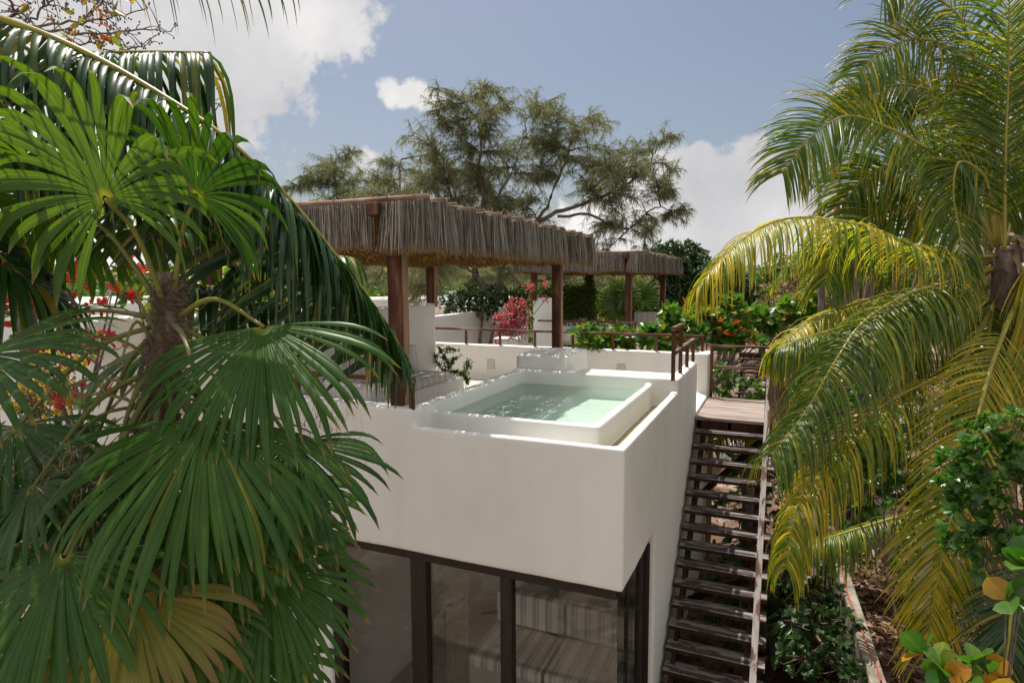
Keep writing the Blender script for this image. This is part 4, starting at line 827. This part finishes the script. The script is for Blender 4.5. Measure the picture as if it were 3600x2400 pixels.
# ------------------------------------------------------------------ far trees and shrubs
q = random.Random(71)
def crown_tree(name, label, base, clumps, leaf, mat, n, q, group=None, cat='tree'):
    t = thing(name, label, cat, tuple(base), group); I = Matrix.Translation(-t.location); T = MB(); M = MB(); base = V(base)
    for c, r in clumps:
        c = V(c); T.tube(catmull([base, base.lerp(c,.6)+V((0,0,.2)), c], 8), [.10-.009*i for i in range(9)], 6)
        for i in range(int(n*r*r)):
            o = V((q.gauss(0,1),q.gauss(0,1),q.gauss(0,1))).normalized(); bumpy = .75+.35*noise.noise(c*1.3+o*2.3); p = c + o*r*bumpy*q.random()**.28
            rosette(M, p, o+UP*.5, 4, leaf, leaf*.42, q)
    T.build('trunk', BARK, t).matrix_parent_inverse = I; M.build('crown', mat, t).matrix_parent_inverse = I; return t
def ct(label, sp_, D, leaf, mat, n, name='broadleaf_tree', group='trees beyond the houses'):
    b = pd(sp_[0][0], 1000, D); b.z = -4.1; crown_tree(name, label, b, [(pd(x,y,D+q.uniform(-.5,.5)), r) for x, y, r in sp_], leaf, mat, n, q, group)
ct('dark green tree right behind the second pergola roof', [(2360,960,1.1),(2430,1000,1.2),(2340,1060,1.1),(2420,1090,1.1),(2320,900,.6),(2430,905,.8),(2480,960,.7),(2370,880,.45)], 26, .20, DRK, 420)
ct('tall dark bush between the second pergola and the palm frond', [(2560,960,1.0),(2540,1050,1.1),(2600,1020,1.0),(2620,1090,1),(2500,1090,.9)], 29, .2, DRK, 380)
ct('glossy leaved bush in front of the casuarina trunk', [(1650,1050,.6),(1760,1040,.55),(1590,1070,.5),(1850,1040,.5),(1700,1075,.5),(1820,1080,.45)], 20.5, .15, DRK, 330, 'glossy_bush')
ct('pale scrub on the right horizon beneath the palm fronds', [(2750,960,1.2),(2850,930,1.3),(2950,950,1.4),(3050,900,1.4),(3150,950,1.4),(2680,1010,1.0),(2900,1040,1.3),(3100,1060,1.3),(3250,980,1.5)], 30, .22, SHR, 170)
ct('dry brown bush with withered leaves right of the second house', [(2720,1050,.7),(2800,1000,.8),(2880,1060,.8),(2960,1020,.8),(2860,940,.6),(2760,1100,.6),(2950,1100,.6)], 19, .16, DEAD, 150, 'withered_bush')
ct('green tree behind the coconut palm crown at right', [(2950,620,.5),(3050,560,.6),(3150,500,.7),(3250,600,.9),(3100,700,.9),(3000,780,.9),(3300,750,1.0),(3400,900,1.0),(3200,900,.9),(3450,600,.9),(2880,640,.35),(3050,860,.8)], 11, .17, ALM, 60)
ct('leafy tree at the far right edge behind the palm', [(3500,300,.9),(3550,700,1.0),(3580,1050,1.0),(3600,500,.9),(3450,1100,.8)], 10, .15, SHR, 70)
# distant wood that reads as one mass, with low hedge line
def belt(name, label, D, y0, y1, mat, n, leaf, x0=-1200, x1=4600, seed=3):
    qq = random.Random(seed); M = MB()
    for i in range(n):
        x = qq.uniform(x0,x1); top = y0 + 22*noise.noise(V((x*.006,seed,0))) + 12*noise.noise(V((x*.03,seed,2))); y = top + (y1-top)*qq.random()**1.4; d = D*qq.uniform(.93,1.12); p = pd(x,y,d)
        M.leaf(p, V((qq.gauss(0,1),qq.gauss(0,1),qq.gauss(.2,1))), V((qq.gauss(0,1),qq.gauss(0,1),qq.gauss(0,1))), leaf*qq.uniform(.6,1.4), leaf*.6, .2)
    o = M.build(name, mat); tag(o, label, 'wood', None, 'stuff'); return o
belt('distant_wood', 'grey green distant scrub and trees along the horizon', 60, 955, 1060, CASU, 16000, .8)
belt('low_scrub', 'low green scrub ground cover beyond the houses', 38, 1010, 1200, SHR, 16000, .42, seed=9)
# fan palms and small coconut fronds in the middle distance
fp2 = thing('fan_palm', 'bright green fan palm behind the vine covered wall', 'palm', (-3.6,19.5,GZ), 'fan palms'); Ip = Matrix.Translation(-fp2.location)
K2 = pd(2215,1090,24); fp2.location = (K2.x,K2.y,GZ); M = MB(); M.tube([V((K2.x,K2.y,GZ)),K2],[.14,.12],8); M.build('trunk', BARK, fp2).matrix_parent_inverse = Matrix.Translation(-fp2.location)
for i in range(15):
    a = -1.5+3.0*i/14; d = cv(math.sin(a)*1.0, math.cos(a)*.9+.15, q.uniform(-.4,.4)); h = K2 + d*.55
    fanleaf(fp2, h, cv(q.gauss(0,.3),.3,-.8), d, .95, COCR, q, 26, droop=.35, seg=6, petiole=[K2])
def midpalm(label, x, y, D, n, L, ll, mat, seed, group='coconut palms', tilt=.7):
    qq = random.Random(seed); K = pd(x,y,D); t = thing('coconut_palm', label, 'palm', (K.x,K.y,GZ), group); M = MB(); M.tube([V((K.x,K.y,GZ)),K],[.13,.10],8); M.build('trunk', BARK, t).matrix_parent_inverse = Matrix.Translation(-t.location)
    for i in range(n):
        a = 6.283*i/n+qq.uniform(-.2,.2); o = V((math.cos(a),math.sin(a),0)); e = qq.uniform(.1,1.0)*tilt
        P_ = [K, K+o*L*.3+UP*L*.28*e*1.6, K+o*L*.65+UP*L*.28*e*1.5, K+o*L*.95+UP*L*(.30*e-.25)]
        frond(t, P_, ll, 40, mat, qq, 1.2, .02, .5, .1, .1, rr=.02)
midpalm('coconut palm behind the fan palm and below the near pergola roof', 870,1040,11,12,1.7,.6,COCR,3)
midpalm('coconut palm at far left behind the red shrub', 60,700,7.5,10,1.6,.55,COCR,5)
midpalm('low coconut palm behind the stairs', 2640,1500,11.5,9,1.3,.5,COCY,6,tilt=.5)
midpalm('distant coconut palm poking above the pergola pole at left', 1090,740,30,11,1.5,.6,COCR,8)
midpalm('shaded young coconut palm at the foot of the stairs', 2740,2130,9.0,9,1.1,.45,COCL,9,tilt=.5)
midpalm('coconut palm among the trees behind the big one', 3050,980,13,11,2.0,.6,COCR,10)
# litter on the ground
M = MB(); q = random.Random(81)
for i in range(9000):
    x = q.gauss(3.3,1.3); y = q.uniform(.5,13); p = V((x,y,GZ+.01+q.random()*.02)); M.leaf(p, V((q.gauss(0,1),q.gauss(0,1),q.gauss(0,.3))), V((q.gauss(0,1),q.gauss(0,1),q.gauss(0,.4))), q.uniform(.06,.15), q.uniform(.04,.09), .4)
tag(M.build('leaf_litter', LIT), 'brown fallen leaves strewn over the sand path', 'leaf litter', None, 'stuff')

# ------------------------------------------------------------------ light and sky
LD = V((-.29,.30,1)).normalized()
sun = bpy.data.lights.new('sun', 'SUN'); sun.energy = 4.7; sun.angle = math.radians(.5); sun.color = (1,.95,.87)
so = bpy.data.objects.new('sun', sun); COL.objects.link(so); so.rotation_euler = LD.to_track_quat('Z','Y').to_euler()
w = bpy.data.worlds.new('World'); S.world = w; w.use_nodes = True; nt = w.node_tree; nt.nodes.clear()
sk = nd(nt, 'ShaderNodeTexSky', sky_type='NISHITA', sun_disc=False); sk.sun_elevation = math.asin(LD.z); sk.sun_rotation = math.atan2(LD.x, LD.y)
sk.air_density = 1.0; sk.dust_density = 2.5; sk.ozone_density = 1.2
tc = nd(nt, 'ShaderNodeTexCoord'); gen = tc.outputs['Generated']
no = nd(nt, 'ShaderNodeTexNoise'); no.inputs['Scale'].default_value = 8; no.inputs['Detail'].default_value = 9; no.inputs['Roughness'].default_value = .62; nt.links.new(gen, no.inputs['Vector'])
no2 = nd(nt, 'ShaderNodeTexNoise'); no2.inputs['Scale'].default_value = 3; no2.inputs['Detail'].default_value = 5; nt.links.new(gen, no2.inputs['Vector'])
def mth(op, a, b, clamp=False):
    n = nd(nt, 'ShaderNodeMath', operation=op); n.use_clamp = clamp
    for i, v in enumerate((a, b)):
        if hasattr(v, 'is_linked'): nt.links.new(v, n.inputs[i])
        else: n.inputs[i].default_value = v
    return n.outputs[0]
acc = None
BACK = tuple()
for dv_, rr2 in (((.2,-1,.35),1.0),((-.9,-.8,.5),.9),((1,-.5,.5),.9),((.1,-.6,1),.6)):   # unseen cloud bank added behind the viewer as fill for the shaded facade
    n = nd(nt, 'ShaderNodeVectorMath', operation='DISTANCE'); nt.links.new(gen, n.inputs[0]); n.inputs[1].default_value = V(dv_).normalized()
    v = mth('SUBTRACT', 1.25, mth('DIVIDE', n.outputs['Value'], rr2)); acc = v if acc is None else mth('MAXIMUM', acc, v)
for x, y, r in ((150,-100,700),(530,-60,500),(820,90,270),(950,-120,330),(700,230,230),(890,290,70),(1370,318,52),(1425,330,52),(1480,338,50),(1530,350,34),(2440,700,190),(2470,560,80),(2640,640,150),(2600,760,260),(2350,850,300),(2700,850,250),(2150,900,260),(1270,560,70),(100,500,500),(3000,900,300),(1900,-900,500),(-1500,0,900),(4600,600,700)) + BACK:
    dv = nd(nt, 'ShaderNodeVectorMath', operation='DISTANCE'); dr_ = ray(x,y).normalized(); nt.links.new(gen, dv.inputs[0]); dv.inputs[1].default_value = dr_
    v = mth('SUBTRACT', 1, mth('DIVIDE', dv.outputs['Value'], r/F_PX)); v = mth('MULTIPLY', v, min(1, .35 + r/300))
    acc = v if acc is None else mth('SMOOTH_MAX', acc, v) if False else mth('MAXIMUM', acc, v)
no3 = nd(nt, 'ShaderNodeTexNoise'); no3.inputs['Scale'].default_value = 28; no3.inputs['Detail'].default_value = 7; no3.inputs['Roughness'].default_value = .6; nt.links.new(gen, no3.inputs['Vector'])
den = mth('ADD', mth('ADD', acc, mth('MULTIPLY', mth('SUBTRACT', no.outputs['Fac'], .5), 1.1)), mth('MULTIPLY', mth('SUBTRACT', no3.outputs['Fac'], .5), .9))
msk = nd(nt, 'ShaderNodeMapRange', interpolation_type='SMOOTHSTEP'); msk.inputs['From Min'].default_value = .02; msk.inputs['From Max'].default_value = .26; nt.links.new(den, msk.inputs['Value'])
cc = ramp(nt, no2.outputs['Fac'], [(.35,(4.4,4.45,4.7)),(.5,(5.9,5.8,5.85)),(.64,(8.0,7.75,7.6))])
hz = ramp(nt, mth('ADD', nd(nt,'ShaderNodeSeparateXYZ').outputs[2], 0), [(0,(0,0,0)),(1,(0,0,0))])
skc = mix(nt, 1.0, sk.outputs[0], (.84,.80,.76), 'MULTIPLY')
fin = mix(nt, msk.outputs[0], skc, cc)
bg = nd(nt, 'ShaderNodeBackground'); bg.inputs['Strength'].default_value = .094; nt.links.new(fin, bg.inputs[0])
wo = nd(nt, 'ShaderNodeOutputWorld'); nt.links.new(bg.outputs[0], wo.inputs[0])
S.view_settings.view_transform = 'Standard'; S.view_settings.look = 'None'; S.view_settings.exposure = .38; S.view_settings.gamma = 1
S.cycles.transparent_max_bounces = 12; S.cycles.max_bounces = 8
